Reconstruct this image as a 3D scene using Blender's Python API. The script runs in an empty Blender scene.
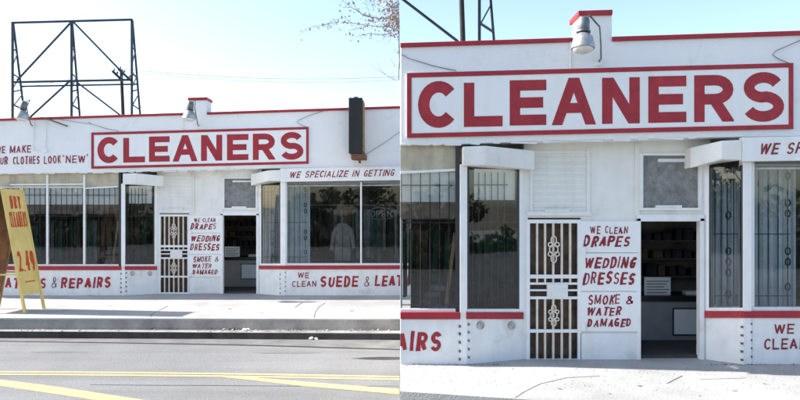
import bpy, math, random
from mathutils import Vector
random.seed(7)
sc = bpy.context.scene
COL = sc.collection
R = math.radians

# ------------------------------------------------------------------ camera numbers (photo is 800 x 400)
F = 663.0; CX = 400.0; HY = 207.0; EYE = 2.269
def at(x, y, Y):
    """point at depth Y that the survey of the photo gives for pixel x, y"""
    return Vector(((x-CX)*Y/F, Y, EYE-(y-HY)*Y/F))
def ground(x, y, z):
    d = (EYE-z)*F/(y-HY)
    return Vector(((x-CX)*d/F, d, z))

# ------------------------------------------------------------------ materials
MATS = {}
def nodes_of(name):
    m = bpy.data.materials.new(name); m.use_nodes = True
    nt = m.node_tree; nt.nodes.clear()
    out = nt.nodes.new('ShaderNodeOutputMaterial')
    return m, nt, out
def mat(name, col, rough=0.6, var=0.12, scale=4.0, bump=0.0, bscale=60.0, streak=0.0, metal=0.0, spec=0.4, col2=None, speck=0.0, smap=(3.2, 3.2, 0.35), blotch=0.0):
    m, nt, out = nodes_of(name)
    N = nt.nodes.new; L = nt.links.new
    b = N('ShaderNodeBsdfPrincipled'); L(b.outputs[0], out.inputs[0])
    b.inputs['Roughness'].default_value = rough; b.inputs['Metallic'].default_value = metal
    b.inputs['Specular IOR Level'].default_value = spec
    tc = N('ShaderNodeTexCoord')
    n = N('ShaderNodeTexNoise'); n.inputs['Scale'].default_value = scale; n.inputs['Detail'].default_value = 8; n.inputs['Roughness'].default_value = 0.6
    L(tc.outputs['Object'], n.inputs['Vector'])
    rp = N('ShaderNodeValToRGB')
    d = col2 or tuple(c*(1-var*2) for c in col)
    rp.color_ramp.elements[0].position = 0.32; rp.color_ramp.elements[0].color = (*d, 1)
    rp.color_ramp.elements[1].position = 0.62; rp.color_ramp.elements[1].color = (*col, 1)
    L(n.outputs['Fac'], rp.inputs[0])
    cur = rp.outputs[0]
    if streak:
        mp = N('ShaderNodeMapping'); mp.inputs['Scale'].default_value = smap
        L(tc.outputs['Object'], mp.inputs['Vector'])
        s = N('ShaderNodeTexNoise'); s.inputs['Scale'].default_value = 2.4; s.inputs['Detail'].default_value = 6
        L(mp.outputs[0], s.inputs['Vector'])
        r2 = N('ShaderNodeValToRGB'); r2.color_ramp.elements[0].position = 0.3; r2.color_ramp.elements[1].position = 0.55
        g = 1-streak
        r2.color_ramp.elements[0].color = (g, g*0.98, g*0.94, 1); r2.color_ramp.elements[1].color = (1, 1, 1, 1)
        L(s.outputs['Fac'], r2.inputs[0])
        mx = N('ShaderNodeMixRGB'); mx.blend_type = 'MULTIPLY'; mx.inputs[0].default_value = 1
        L(cur, mx.inputs[1]); L(r2.outputs[0], mx.inputs[2]); cur = mx.outputs[0]
    if blotch:
        s = N('ShaderNodeTexNoise'); s.inputs['Scale'].default_value = 1.9; s.inputs['Detail'].default_value = 10; s.inputs['Roughness'].default_value = 0.62
        L(tc.outputs['Object'], s.inputs['Vector'])
        r2 = N('ShaderNodeValToRGB'); r2.color_ramp.elements[0].position = 0.33; r2.color_ramp.elements[1].position = 0.41
        g = 1-blotch
        r2.color_ramp.elements[0].color = (g, g*0.985, g*0.95, 1); r2.color_ramp.elements[1].color = (1, 1, 1, 1)
        L(s.outputs['Fac'], r2.inputs[0])
        mx = N('ShaderNodeMixRGB'); mx.blend_type = 'MULTIPLY'; mx.inputs[0].default_value = 1
        L(cur, mx.inputs[1]); L(r2.outputs[0], mx.inputs[2]); cur = mx.outputs[0]
    if speck:
        s = N('ShaderNodeTexNoise'); s.inputs['Scale'].default_value = 42; s.inputs['Detail'].default_value = 5; s.inputs['Roughness'].default_value = 0.75
        L(tc.outputs['Object'], s.inputs['Vector'])
        r2 = N('ShaderNodeValToRGB'); r2.color_ramp.elements[0].position = 0.35; r2.color_ramp.elements[1].position = 0.68
        r2.color_ramp.elements[0].color = (1-speck,)*3+(1,); r2.color_ramp.elements[1].color = (1+speck,)*3+(1,)
        L(s.outputs['Fac'], r2.inputs[0])
        mx = N('ShaderNodeMixRGB'); mx.blend_type = 'MULTIPLY'; mx.inputs[0].default_value = 1
        L(cur, mx.inputs[1]); L(r2.outputs[0], mx.inputs[2]); cur = mx.outputs[0]
    L(cur, b.inputs['Base Color'])
    if bump:
        n2 = N('ShaderNodeTexNoise'); n2.inputs['Scale'].default_value = bscale; n2.inputs['Detail'].default_value = 6
        L(tc.outputs['Object'], n2.inputs['Vector'])
        bp = N('ShaderNodeBump'); bp.inputs['Strength'].default_value = bump; bp.inputs['Distance'].default_value = 0.02
        L(n2.outputs['Fac'], bp.inputs['Height']); L(bp.outputs[0], b.inputs['Normal'])
    MATS[name] = m
    return m
def glass(name, tint, base, rough=0.015):
    m, nt, out = nodes_of(name)
    N = nt.nodes.new; L = nt.links.new
    tr = N('ShaderNodeBsdfTransparent'); tr.inputs[0].default_value = (*tint, 1)
    gl = N('ShaderNodeBsdfGlossy'); gl.inputs['Roughness'].default_value = rough; gl.inputs[0].default_value = (1, 1, 1, 1)
    tc = N('ShaderNodeTexCoord')
    nz = N('ShaderNodeTexNoise'); nz.inputs['Scale'].default_value = 1.3; nz.inputs['Detail'].default_value = 2
    L(tc.outputs['Object'], nz.inputs['Vector'])
    bp = N('ShaderNodeBump'); bp.inputs['Strength'].default_value = 0.02; bp.inputs['Distance'].default_value = 0.02
    L(nz.outputs['Fac'], bp.inputs['Height']); L(bp.outputs[0], gl.inputs['Normal'])
    lw = N('ShaderNodeLayerWeight'); lw.inputs['Blend'].default_value = 0.5
    p = N('ShaderNodeMath'); p.operation = 'POWER'; p.inputs[1].default_value = 4
    L(lw.outputs['Facing'], p.inputs[0])
    a = N('ShaderNodeMath'); a.operation = 'MULTIPLY_ADD'; a.inputs[1].default_value = 0.7; a.inputs[2].default_value = base
    L(p.outputs[0], a.inputs[0])
    mx = N('ShaderNodeMixShader'); L(a.outputs[0], mx.inputs[0]); L(tr.outputs[0], mx.inputs[1]); L(gl.outputs[0], mx.inputs[2])
    L(mx.outputs[0], out.inputs[0])
    MATS[name] = m
    return m

WHITE  = mat('white_stucco', (0.80, 0.80, 0.795), 0.75, 0.025, 1.2, 0.4, 26, blotch=0.09)
WPAINT = mat('white_gloss_paint', (0.80, 0.80, 0.79), 0.45, 0.04, 5, 0.10, 40, streak=0.03, blotch=0.10)
WARM   = mat('cream_white_board', (0.78, 0.765, 0.72), 0.6, 0.04, 3, 0.12, 30, streak=0.035, blotch=0.12)
WBASE  = mat('scuffed_white_base', (0.78, 0.78, 0.77), 0.55, 0.05, 4, 0.15, 30, streak=0.05, blotch=0.16)
BOARD  = mat('sign_white', (0.80, 0.80, 0.79), 0.45, 0.02, 2, 0.08, 40, streak=0.02, blotch=0.06)
RED    = mat('sign_red', (0.37, 0.022, 0.034), 0.5, 0.12, 5, 0.05, 40, speck=0.12, blotch=-0.22)
MAROON = mat('brushed_dark_red', (0.30, 0.020, 0.030), 0.5, 0.2, 12, speck=0.25)
BEIGE  = mat('beige_transom_board', (0.52, 0.46, 0.34), 0.7, 0.15, 3, streak=0.22)
DARKFR = mat('dark_bronze_metal', (0.035, 0.036, 0.04), 0.45, 0.1, 9)
BLACK  = mat('black_enamel', (0.012, 0.012, 0.014), 0.4, 0.2, 3, streak=0.2)
IRON   = mat('black_iron', (0.02, 0.02, 0.022), 0.5, 0.2, 12)
STEEL  = mat('painted_steel_frame', (0.035, 0.042, 0.06), 0.55, 0.25, 6)
CREAMB = mat('cream_bar_paint', (0.72, 0.64, 0.52), 0.5, 0.1, 10)
WOODDR = mat('dark_brown_door_wood', (0.12, 0.075, 0.055), 0.55, 0.35, 5)
WOOD   = mat('raw_timber', (0.36, 0.22, 0.11), 0.7, 0.2, 6)
BROWNP = mat('weathered_brown_plywood', (0.30, 0.16, 0.09), 0.8, 0.2, 5)
YELLOW = mat('yellow_sign_paint', (0.74, 0.56, 0.19), 0.5, 0.07, 4, streak=0.08)
ORED   = mat('orange_red_paint', (0.55, 0.07, 0.02), 0.5, 0.1, 20)
GALV   = mat('dull_aluminium', (0.48, 0.475, 0.46), 0.5, 0.25, 9, metal=0.7)
GREYC  = mat('grey_cast_metal', (0.16, 0.17, 0.18), 0.5, 0.2, 9, metal=0.4)
LENS   = mat('lamp_lens', (0.75, 0.74, 0.70), 0.25, 0.1, 15)
RUST   = mat('rusty_iron', (0.20, 0.09, 0.05), 0.8, 0.3, 15)
FROST  = mat('dusty_frosted_pane', (0.25, 0.25, 0.245), 0.35, 0.2, 9, spec=0.4, streak=0.12, speck=0.25)
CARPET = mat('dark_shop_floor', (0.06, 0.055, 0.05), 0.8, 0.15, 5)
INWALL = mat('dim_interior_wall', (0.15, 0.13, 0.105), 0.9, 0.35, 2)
INCEIL = mat('interior_ceiling', (0.52, 0.49, 0.42), 0.9, 0.1, 3)
COUNT  = mat('grey_counter_laminate', (0.27, 0.262, 0.255), 0.5, 0.1, 4)
PAPER  = mat('white_paper', (0.72, 0.72, 0.70), 0.7, 0.03, 12)
CURT   = mat('pale_blue_curtain', (0.50, 0.56, 0.58), 0.9, 0.1, 5)
CLOTHD = mat('dark_garments', (0.03, 0.03, 0.035), 0.9, 0.3, 3)
CLOTHG = mat('teal_garments', (0.05, 0.12, 0.10), 0.9, 0.3, 3)
CLOTHB = mat('brown_garments', (0.14, 0.08, 0.05), 0.9, 0.3, 3)
CLOTHW = mat('pale_plastic_covered_garments', (0.17, 0.18, 0.18), 0.5, 0.3, 5)
SUEDE  = mat('pale_suede', (0.17, 0.165, 0.16), 0.85, 0.15, 9)
CLOTHG2 = mat('charcoal_suede', (0.17, 0.168, 0.16), 0.9, 0.2, 9)
NEON   = mat('unlit_neon_tube', (0.13, 0.13, 0.13), 0.3, 0.05, 10)
CONC   = mat('pavement_concrete', (0.40, 0.395, 0.38), 0.85, 0.14, 0.7, 0.3, 45, speck=0.18)
KERBC  = mat('kerb_concrete', (0.30, 0.29, 0.275), 0.85, 0.2, 2.2, 0.3, 30, speck=0.15)
GUTTER = mat('stained_gutter_concrete', (0.17, 0.165, 0.16), 0.85, 0.2, 2.2, 0.3, 30, speck=0.15)
KERBD  = mat('kerb_painted_shade', (0.055, 0.052, 0.05), 0.85, 0.3, 3, 0.3, 30, speck=0.2)  # kerb colour darkened to carry the shade on its road-facing side
ASPH   = mat('worn_asphalt', (0.19, 0.191, 0.192), 0.85, 0.10, 0.55, 0.5, 80, speck=0.34, streak=0.16, smap=(0.07, 0.8, 1))
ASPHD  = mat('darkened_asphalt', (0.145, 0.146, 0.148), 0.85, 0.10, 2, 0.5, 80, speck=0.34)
TAR    = mat('tar_seam', (0.03, 0.03, 0.03), 0.7, 0.2, 9)
ROADSH    = mat('painted_shadow', (0.035, 0.036, 0.042), 0.6, 0.2, 5)  # dark tone standing for a shadow on the asphalt
CRACK  = mat('dirt_filled_crack', (0.17, 0.16, 0.145), 0.9, 0.2, 9)
YLINE  = mat('worn_yellow_road_paint', (0.46, 0.35, 0.165), 0.7, 0.13, 9, speck=0.22, col2=(0.33, 0.285, 0.19))
EARTH  = mat('bare_ground', (0.22, 0.19, 0.14), 0.95, 0.2, 0.1)
EARTH2 = mat('dark_grit', (0.06, 0.055, 0.05), 0.95, 0.3, 20)
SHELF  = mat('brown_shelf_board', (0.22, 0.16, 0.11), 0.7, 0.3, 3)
ROOFM  = mat('grey_roofing_felt', (0.14, 0.14, 0.14), 0.9, 0.2, 1)
POLEM  = mat('creosoted_timber', (0.028, 0.026, 0.027), 0.85, 0.25, 5)
WIREM  = mat('weathered_cable', (0.32, 0.34, 0.36), 0.6, 0.1, 5)
DWIRE  = mat('dark_cable', (0.22, 0.215, 0.21), 0.6, 0.1, 5)
BARK   = mat('grey_bark', (0.27, 0.24, 0.235), 0.9, 0.25, 12, 0.4, 30)
LEAFR  = mat('dry_russet_leaf', (0.40, 0.32, 0.27), 0.8, 0.3, 3, col2=(0.20, 0.175, 0.155))
LEAFG  = mat('dark_green_leaf', (0.055, 0.085, 0.03), 0.7, 0.3, 0.6)
TANW   = mat('added_wall_tan_render', (0.20, 0.16, 0.12), 0.8, 0.12, 2)
PANE   = glass('shop_glass', (0.88, 0.90, 0.91), 0.042)
PANED  = glass('dark_far_glass', (0.3, 0.33, 0.35), 0.10)

# ------------------------------------------------------------------ mesh collecting
class MB:
    def __init__(s): s.v = []; s.f = []
    def face(s, pts):
        k = len(s.v); s.v += [Vector(p) for p in pts]; s.f.append(list(range(k, k+len(pts))))
    def prism(s, front, back):
        """front / back: equally long point loops"""
        n = len(front); k = len(s.v)
        s.v += [Vector(p) for p in front] + [Vector(p) for p in back]
        s.f.append(list(range(k, k+n))); s.f.append([k+n+i for i in reversed(range(n))])
        for i in range(n):
            j = (i+1) % n
            s.f.append([k+i, k+n+i, k+n+j, k+j])
    def box(s, x0, x1, y0, y1, z0, z1):
        a = [(x0, y0, z0), (x1, y0, z0), (x1, y0, z1), (x0, y0, z1)]
        b = [(x, y1, z) for x, _, z in a]
        s.prism(a, b)
    def slab(s, outline, z1, z0):
        s.prism([(x, y, z1) for x, y in outline], [(x, y, z0) for x, y in outline])
    def tube(s, pts, r0, r1=None, n=8):
        r1 = r0 if r1 is None else r1
        pts = [Vector(p) for p in pts]; m = len(pts); base = len(s.v)
        prev = None
        for i, p in enumerate(pts):
            t = (pts[min(i+1, m-1)] - pts[max(i-1, 0)]).normalized()
            if prev is None:
                u = t.cross(Vector((0, 0, 1)))
                if u.length < 0.05: u = t.cross(Vector((1, 0, 0)))
            else: u = prev - t*prev.dot(t)
            u.normalize(); w = t.cross(u); prev = u
            r = r0 + (r1-r0)*i/max(1, m-1)
            for k in range(n):
                a = 2*math.pi*k/n
                s.v.append(p + u*math.cos(a)*r + w*math.sin(a)*r)
        for i in range(m-1):
            for k in range(n):
                a = base+i*n+k; b = base+i*n+(k+1) % n
                s.f.append([a, b, b+n, a+n])
        s.f.append([base+k for k in reversed(range(n))]); s.f.append([base+(m-1)*n+k for k in range(n)])
    def bar(s, a, b, w, d=None):
        """square-section member between two points"""
        a = Vector(a); b = Vector(b); d = d or w
        t = (b-a).normalized()
        u = t.cross(Vector((0, 1, 0)))
        if u.length < 0.05: u = t.cross(Vector((1, 0, 0)))
        u.normalize(); q = t.cross(u)
        c = [u*w/2+q*d/2, u*w/2-q*d/2, -u*w/2-q*d/2, -u*w/2+q*d/2]
        s.prism([a+k for k in c], [b+k for k in c])
    def lathe(s, o, axis, prof, n=16):
        """prof: (distance along axis, radius)"""
        o = Vector(o); ax = Vector(axis).normalized()
        u = ax.cross(Vector((0, 1, 0)));
        if u.length < 0.05: u = ax.cross(Vector((1, 0, 0)))
        u.normalize(); w = ax.cross(u); base = len(s.v)
        for h, r in prof:
            for k in range(n):
                a = 2*math.pi*k/n
                s.v.append(o + ax*h + u*math.cos(a)*r + w*math.sin(a)*r)
        for i in range(len(prof)-1):
            for k in range(n):
                a = base+i*n+k; b = base+i*n+(k+1) % n
                s.f.append([a, b, b+n, a+n])
        s.f.append([base+k for k in reversed(range(n))]); s.f.append([base+(len(prof)-1)*n+k for k in range(n)])
    def build(s, name, m, parent=None, bevel=0.0, smooth=False, origin=None):
        if not s.f: return None
        if parent is not None:
            o = origin_of(parent)
        elif origin is not None: o = Vector(origin)
        else:
            xs = [p.x for p in s.v]; ys = [p.y for p in s.v]; zs = [p.z for p in s.v]
            o = Vector(((min(xs)+max(xs))/2, (min(ys)+max(ys))/2, min(zs)))
        me = bpy.data.meshes.new(name)
        me.from_pydata([tuple(p-o) for p in s.v], [], s.f); me.update()
        import bmesh
        bm = bmesh.new(); bm.from_mesh(me)
        bmesh.ops.remove_doubles(bm, verts=bm.verts, dist=1e-6)
        bmesh.ops.recalc_face_normals(bm, faces=bm.faces)
        bm.to_mesh(me); bm.free()
        if smooth:
            for p in me.polygons: p.use_smooth = True
            try: me.set_sharp_from_angle(angle=R(40))
            except Exception: pass
        me.materials.append(m)
        ob = bpy.data.objects.new(name, me); COL.objects.link(ob)
        if parent is not None: ob.parent = parent
        else: ob.location = o
        if bevel:
            bv = ob.modifiers.new('soft_edges', 'BEVEL'); bv.width = bevel; bv.segments = 2; bv.limit_method = 'ANGLE'; bv.angle_limit = R(40)
        return ob
def origin_of(ob):
    while ob.parent is not None: ob = ob.parent
    return Vector(ob.location)
def tag(o, label, cat, group=None, kind=None):
    o['label'] = label; o['category'] = cat
    if group: o['group'] = group
    if kind: o['kind'] = kind
    return o
def thing(name, loc, label, cat, group=None):
    o = bpy.data.objects.new(name, None); COL.objects.link(o)
    o.location = loc; o.empty_display_size = 0.2
    return tag(o, label, cat, group)
def struct(name, mb, m, label=None):
    o = mb.build(name, m); o['kind'] = 'structure'
    if label: o['label'] = label; o['category'] = name.replace('_', ' ')
    return o

# ------------------------------------------------------------------ brush lettering
def arc(cx, cy, rx, ry, a0, a1, n=14):
    return [(cx+rx*math.cos(R(a0+(a1-a0)*i/n)), cy+ry*math.sin(R(a0+(a1-a0)*i/n))) for i in range(n+1)]
def P(*p): return ('p', list(p))
def D(a, b): return ('d', [a, b])
G = {
 'A': [D((0,0),(.5,1)), D((1,0),(.5,1)), P((.22,.32),(.78,.32))],
 'C': [('c', arc(.56,.5,.56,.5,40,320,24))],
 'D': [P((0,0),(0,1)), ('c', [(0,1),(.4,1)]+arc(.45,.5,.55,.5,90,-90,14)+[(.4,0),(0,0)])],
 'E': [P((0,0),(0,1)), P((0,1),(1,1)), P((0,.5),(.88,.5)), P((0,0),(1,0))],
 'G': [('c', arc(.54,.5,.54,.5,42,332,22)), P((.55,.42),(1,.42)), P((1,.42),(1,.02))],
 'H': [P((0,0),(0,1)), P((1,0),(1,1)), P((0,.5),(1,.5))],
 'I': [P((.5,0),(.5,1))],
 'K': [P((0,0),(0,1)), P((.95,1),(.05,.42)), P((.32,.62),(1,0))],
 'L': [P((0,1),(0,0)), P((0,0),(1,0))],
 'M': [P((0,0),(0,1)), P((1,0),(1,1)), D((0,1),(.5,.1)), D((1,1),(.5,.1))],
 'N': [P((0,0),(0,1)), P((1,0),(1,1)), D((0,1),(1,0))],
 'O': [('c', arc(.5,.5,.5,.5,90,450,26))],
 'P': [P((0,0),(0,1)), ('c', [(0,1),(.5,1)]+arc(.55,.74,.45,.26,90,-90,10)+[(.5,.48),(0,.48)])],
 'R': [P((0,0),(0,1)), ('c', [(0,1),(.5,1)]+arc(.55,.74,.43,.26,90,-90,10)+[(.5,.48),(0,.48)]), D((.5,.48),(1,0))],
 'S': [('c', arc(.5,.74,.47,.26,22,262,16)+arc(.5,.24,.5,.26,80,-160,16))],
 'T': [P((0,1),(1,1)), P((.5,0),(.5,1))],
 'U': [('c', [(0,1),(0,.4)]+arc(.5,.36,.5,.36,180,360,14)+[(1,.4),(1,1)])],
 'W': [D((0,1),(.25,0)), D((.5,.9),(.25,0)), D((.5,.9),(.75,0)), D((1,1),(.75,0))],
 'Y': [P((0,1),(.5,.48)), P((1,1),(.5,.48)), P((.5,.5),(.5,0))],
 'Z': [P((0,1),(1,1)), D((1,1),(0,0)), P((0,0),(1,0))],
 '&': [('c', [(1,.05),(.25,.72)]+arc(.45,.82,.24,.18,190,-20,10)+[(.62,.66),(.2,.42)]+arc(.4,.22,.4,.22,150,330,10)+[(.95,.42)])],
 '2': [('c', arc(.5,.7,.5,.3,165,-30,12)+[(.55,.3),(0,0)]), P((0,0),(1,0))],
 '4': [P((.72,0),(.72,1)), P((.72,1),(0,.3)), P((0,.3),(1,.3))],
 '9': [('c', arc(.5,.68,.5,.32,0,360,18)), ('c', [(1,.68)]+arc(.45,.5,.55,.5,0,-100,10))],
 '.': [P((.45,.0),(.55,.0))],
 '"': [P((.2,1),(.25,.75)), P((.7,1),(.72,.75))],
}
WID = {'I': .16, '.': .16, '"': .3, 'M': .84, 'W': .95, ' ': .42, 'O': .72, 'N': .66, 'A': .7, '&': .66}
def brushy(pts, t, k):
    """cut a stroke into short pieces whose width swells and thins like a loaded brush"""
    fine = []
    for a, b in zip(pts[:-1], pts[1:]):
        n = max(1, int(math.hypot(b[0]-a[0], b[1]-a[1])/(t*0.8)))
        fine += [(a[0]+(b[0]-a[0])*i/n, a[1]+(b[1]-a[1])*i/n) for i in range(n)]
    fine.append(pts[-1]); m = len(fine)-1
    a0 = random.uniform(0.9, 1.15); a1 = random.uniform(0.78, 1.0); ph = random.uniform(0, 6.28)
    w = [t*((a0+(a1-a0)*i/max(1, m))+0.06*math.sin(ph+i*1.1))*random.uniform(1-k*.4, 1+k*.4) for i in range(m+1)]
    off = random.uniform(-1, 1)*t*k*0.5
    fine = [(x+off*math.sin(math.pi*i/max(1, m)), y+off*0.6*math.sin(math.pi*i/max(1, m))) for i, (x, y) in enumerate(fine)]
    return fine, w
def ribbon(pts, t, closed=False, widths=None):
    """thicken a 2-D line, returns quads"""
    n = len(pts); L = []; Rr = []
    for i, p in enumerate(pts):
        a = pts[i-1] if i > 0 else (pts[-2] if closed else None)
        b = pts[i+1] if i < n-1 else (pts[1] if closed else None)
        ds = []
        for q0, q1 in ((a, p), (p, b)):
            if q0 is None or q1 is None: continue
            dx, dy = q1[0]-q0[0], q1[1]-q0[1]; l = math.hypot(dx, dy)
            if l > 1e-9: ds.append((dx/l, dy/l))
        dx = sum(d[0] for d in ds); dy = sum(d[1] for d in ds); l = math.hypot(dx, dy) or 1
        nx, ny = -dy/l, dx/l
        k = 1.0
        if len(ds) == 2:
            k = 1/max(0.6, abs(nx*-ds[0][1]+ny*ds[0][0]))
        if widths: t = widths[i]
        L.append((p[0]+nx*t/2*k, p[1]+ny*t/2*k)); Rr.append((p[0]-nx*t/2*k, p[1]-ny*t/2*k))
    return [[L[i], L[i+1], Rr[i+1], Rr[i]] for i in range(n-1)]
def boxclip(poly, lo, hi):
    for sgn, lim in ((1, lo), (-1, -hi)):
        out = []
        for i in range(len(poly)):
            a, b = poly[i], poly[(i+1) % len(poly)]
            ia, ib = a[0]*sgn >= lim-1e-9, b[0]*sgn >= lim-1e-9
            if ia: out.append(a)
            if ia != ib:
                k = (lim*sgn-a[0])/(b[0]-a[0]); out.append((lim*sgn, a[1]+k*(b[1]-a[1])))
        poly = out
    return poly
def letter_polys(ch, x0, x1, yb, yt, t, shear=0.0, brush=0.0, slope=0.0):
    """polygons (photo pixels, y down) of one letter filling the box; slope = rise of the line of writing"""
    W = x1-x0; H = yb-yt; res = []
    def mp(p): return (x0+t/2+p[0]*(W-t), t/2+p[1]*(H-t))            # x, height above baseline
    for kind, pts in G[ch]:
        q = [mp(p) for p in pts]
        tt = t*(1+random.uniform(-brush, brush))
        if kind == 'd':
            (ax, ay), (bx, by) = q[0], q[1]
            ay = pts[0][1]*H; by = pts[1][1]*H
            l = math.hypot(bx-ax, by-ay)
            if brush:
                q2 = [(ax, max(t*.3, min(H-t*.3, ay))), (bx, max(t*.3, min(H-t*.3, by)))]
                q2, ws = brushy(q2, tt*1.05, brush); polys = ribbon(q2, tt, False, ws)
                res.append([[(px+shear*py, yb-py-slope*(px-x0)) for px, py in poly] for poly in polys]); continue
            hw = min(tt/2*l/abs(by-ay), tt)
            polys = [boxclip([(ax-hw, ay), (bx-hw, by), (bx+hw, by), (ax+hw, ay)], x0, x1)]
        else:
            if kind == 'p':
                for end in (0, -1):
                    o = q[1] if end == 0 else q[-2]; p = q[end]
                    dx, dy = p[0]-o[0], p[1]-o[1]; l = math.hypot(dx, dy)
                    q[end] = (p[0]+dx/l*t/2, p[1]+dy/l*t/2)
            closed = math.hypot(q[0][0]-q[-1][0], q[0][1]-q[-1][1]) < 1e-6
            if brush and not closed:
                q, ws = brushy(q, tt, brush); polys = ribbon(q, tt, False, ws)
            else: polys = ribbon(q, tt, closed)
        res.append([[(px+shear*py, yb-py-slope*(px-x0)) for px, py in poly] for poly in polys])
    return res
def line_of_text(s, x0, x1, yb, yt, t, slope=0.0, shear=0.0, brush=0.0, jit=0.0, gap=.17):
    """list of strokes, each a list of polygons"""
    H = yb-yt
    adv = [(WID.get(c, .6)+gap) for c in s]
    tot = sum(adv)-gap; k = (x1-x0-max(0, shear*H))/tot
    x = x0; out = []
    for c, a in zip(s, adv):
        w = (a-gap)*k
        if c != ' ':
            dy = random.uniform(-jit, jit)*H; h2 = random.uniform(-jit, jit)*H
            b = yb-slope*(x-x0)+dy
            t2 = min(t, w*0.95) if c not in 'I.' else min(t, w*1.2)
            out += letter_polys(c, x, x+w, b, b-H-h2, t2, shear+random.uniform(-.3, .3)*brush, brush, slope)
        x += a*k
    return out

# ------------------------------------------------------------------ the storefront's own drawing board
class Shop:
    """Elevation of the storefront, measured in pixels of the photo's wide view; v is metres out from the wall face"""
    def __init__(s, near):
        s.near = near
        s.Y0 = 9.552 if near else 17.0
    def px(s, x, y):
        if s.near: return 407+(x-91.2)*1.777, 73+(y-132.5)*1.79
        return x, y
    def inv(s, x, y): return 91.2+(x-407)/1.777, 132.5+(y-73)/1.79
    def q(s, x, y, v=0.0):
        X, Y = s.px(x, y); return at(X, Y, s.Y0-v)
    def clip(s, poly):
        if not s.near: return poly
        xm = s.inv(400.25, 0)[0]; out = []; n = len(poly)
        for i in range(n):
            a, b = poly[i], poly[(i+1) % n]
            ia, ib = a[0] >= xm, b[0] >= xm
            if ia: out.append(a)
            if ia != ib:
                k = (xm-a[0])/(b[0]-a[0]); out.append((xm, a[1]+k*(b[1]-a[1])))
        return out
    def pr(s, mb, poly, vf, vb):
        poly = s.clip(poly)
        if len(poly) < 3: return
        f = [s.q(x, y, vf) for x, y in poly]
        mb.prism(f, [Vector((p.x, s.Y0-vb, p.z)) for p in f])
    def rect(s, mb, x0, x1, y0, y1, vf, vb): s.pr(mb, [(x0, y0), (x1, y0), (x1, y1), (x0, y1)], vf, vb)
    def paint(s, mb, strokes, v):
        k = 0
        for st in strokes:
            for poly in st:
                poly = s.clip(poly)
                if len(poly) >= 3: mb.face([s.q(x, y, v+0.0004*(k % 9)) for x, y in poly])
            k += 1
    def hand(s, mb, pts, r, v=None, n=6, r1=None):
        """tube through (x, y[, v]) points"""
        p2 = []
        if s.near:
            xm = s.inv(400.25, 0)[0]
            pts = [p for p in pts if p[0] >= xm]
        if len(pts) < 2: return
        mb.tube([s.q(p[0], p[1], p[2] if len(p) > 2 else v) for p in pts], r, r1, n)

def seg_y(x, a, b): return a[1]+(b[1]-a[1])*(x-a[0])/(b[0]-a[0])

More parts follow.
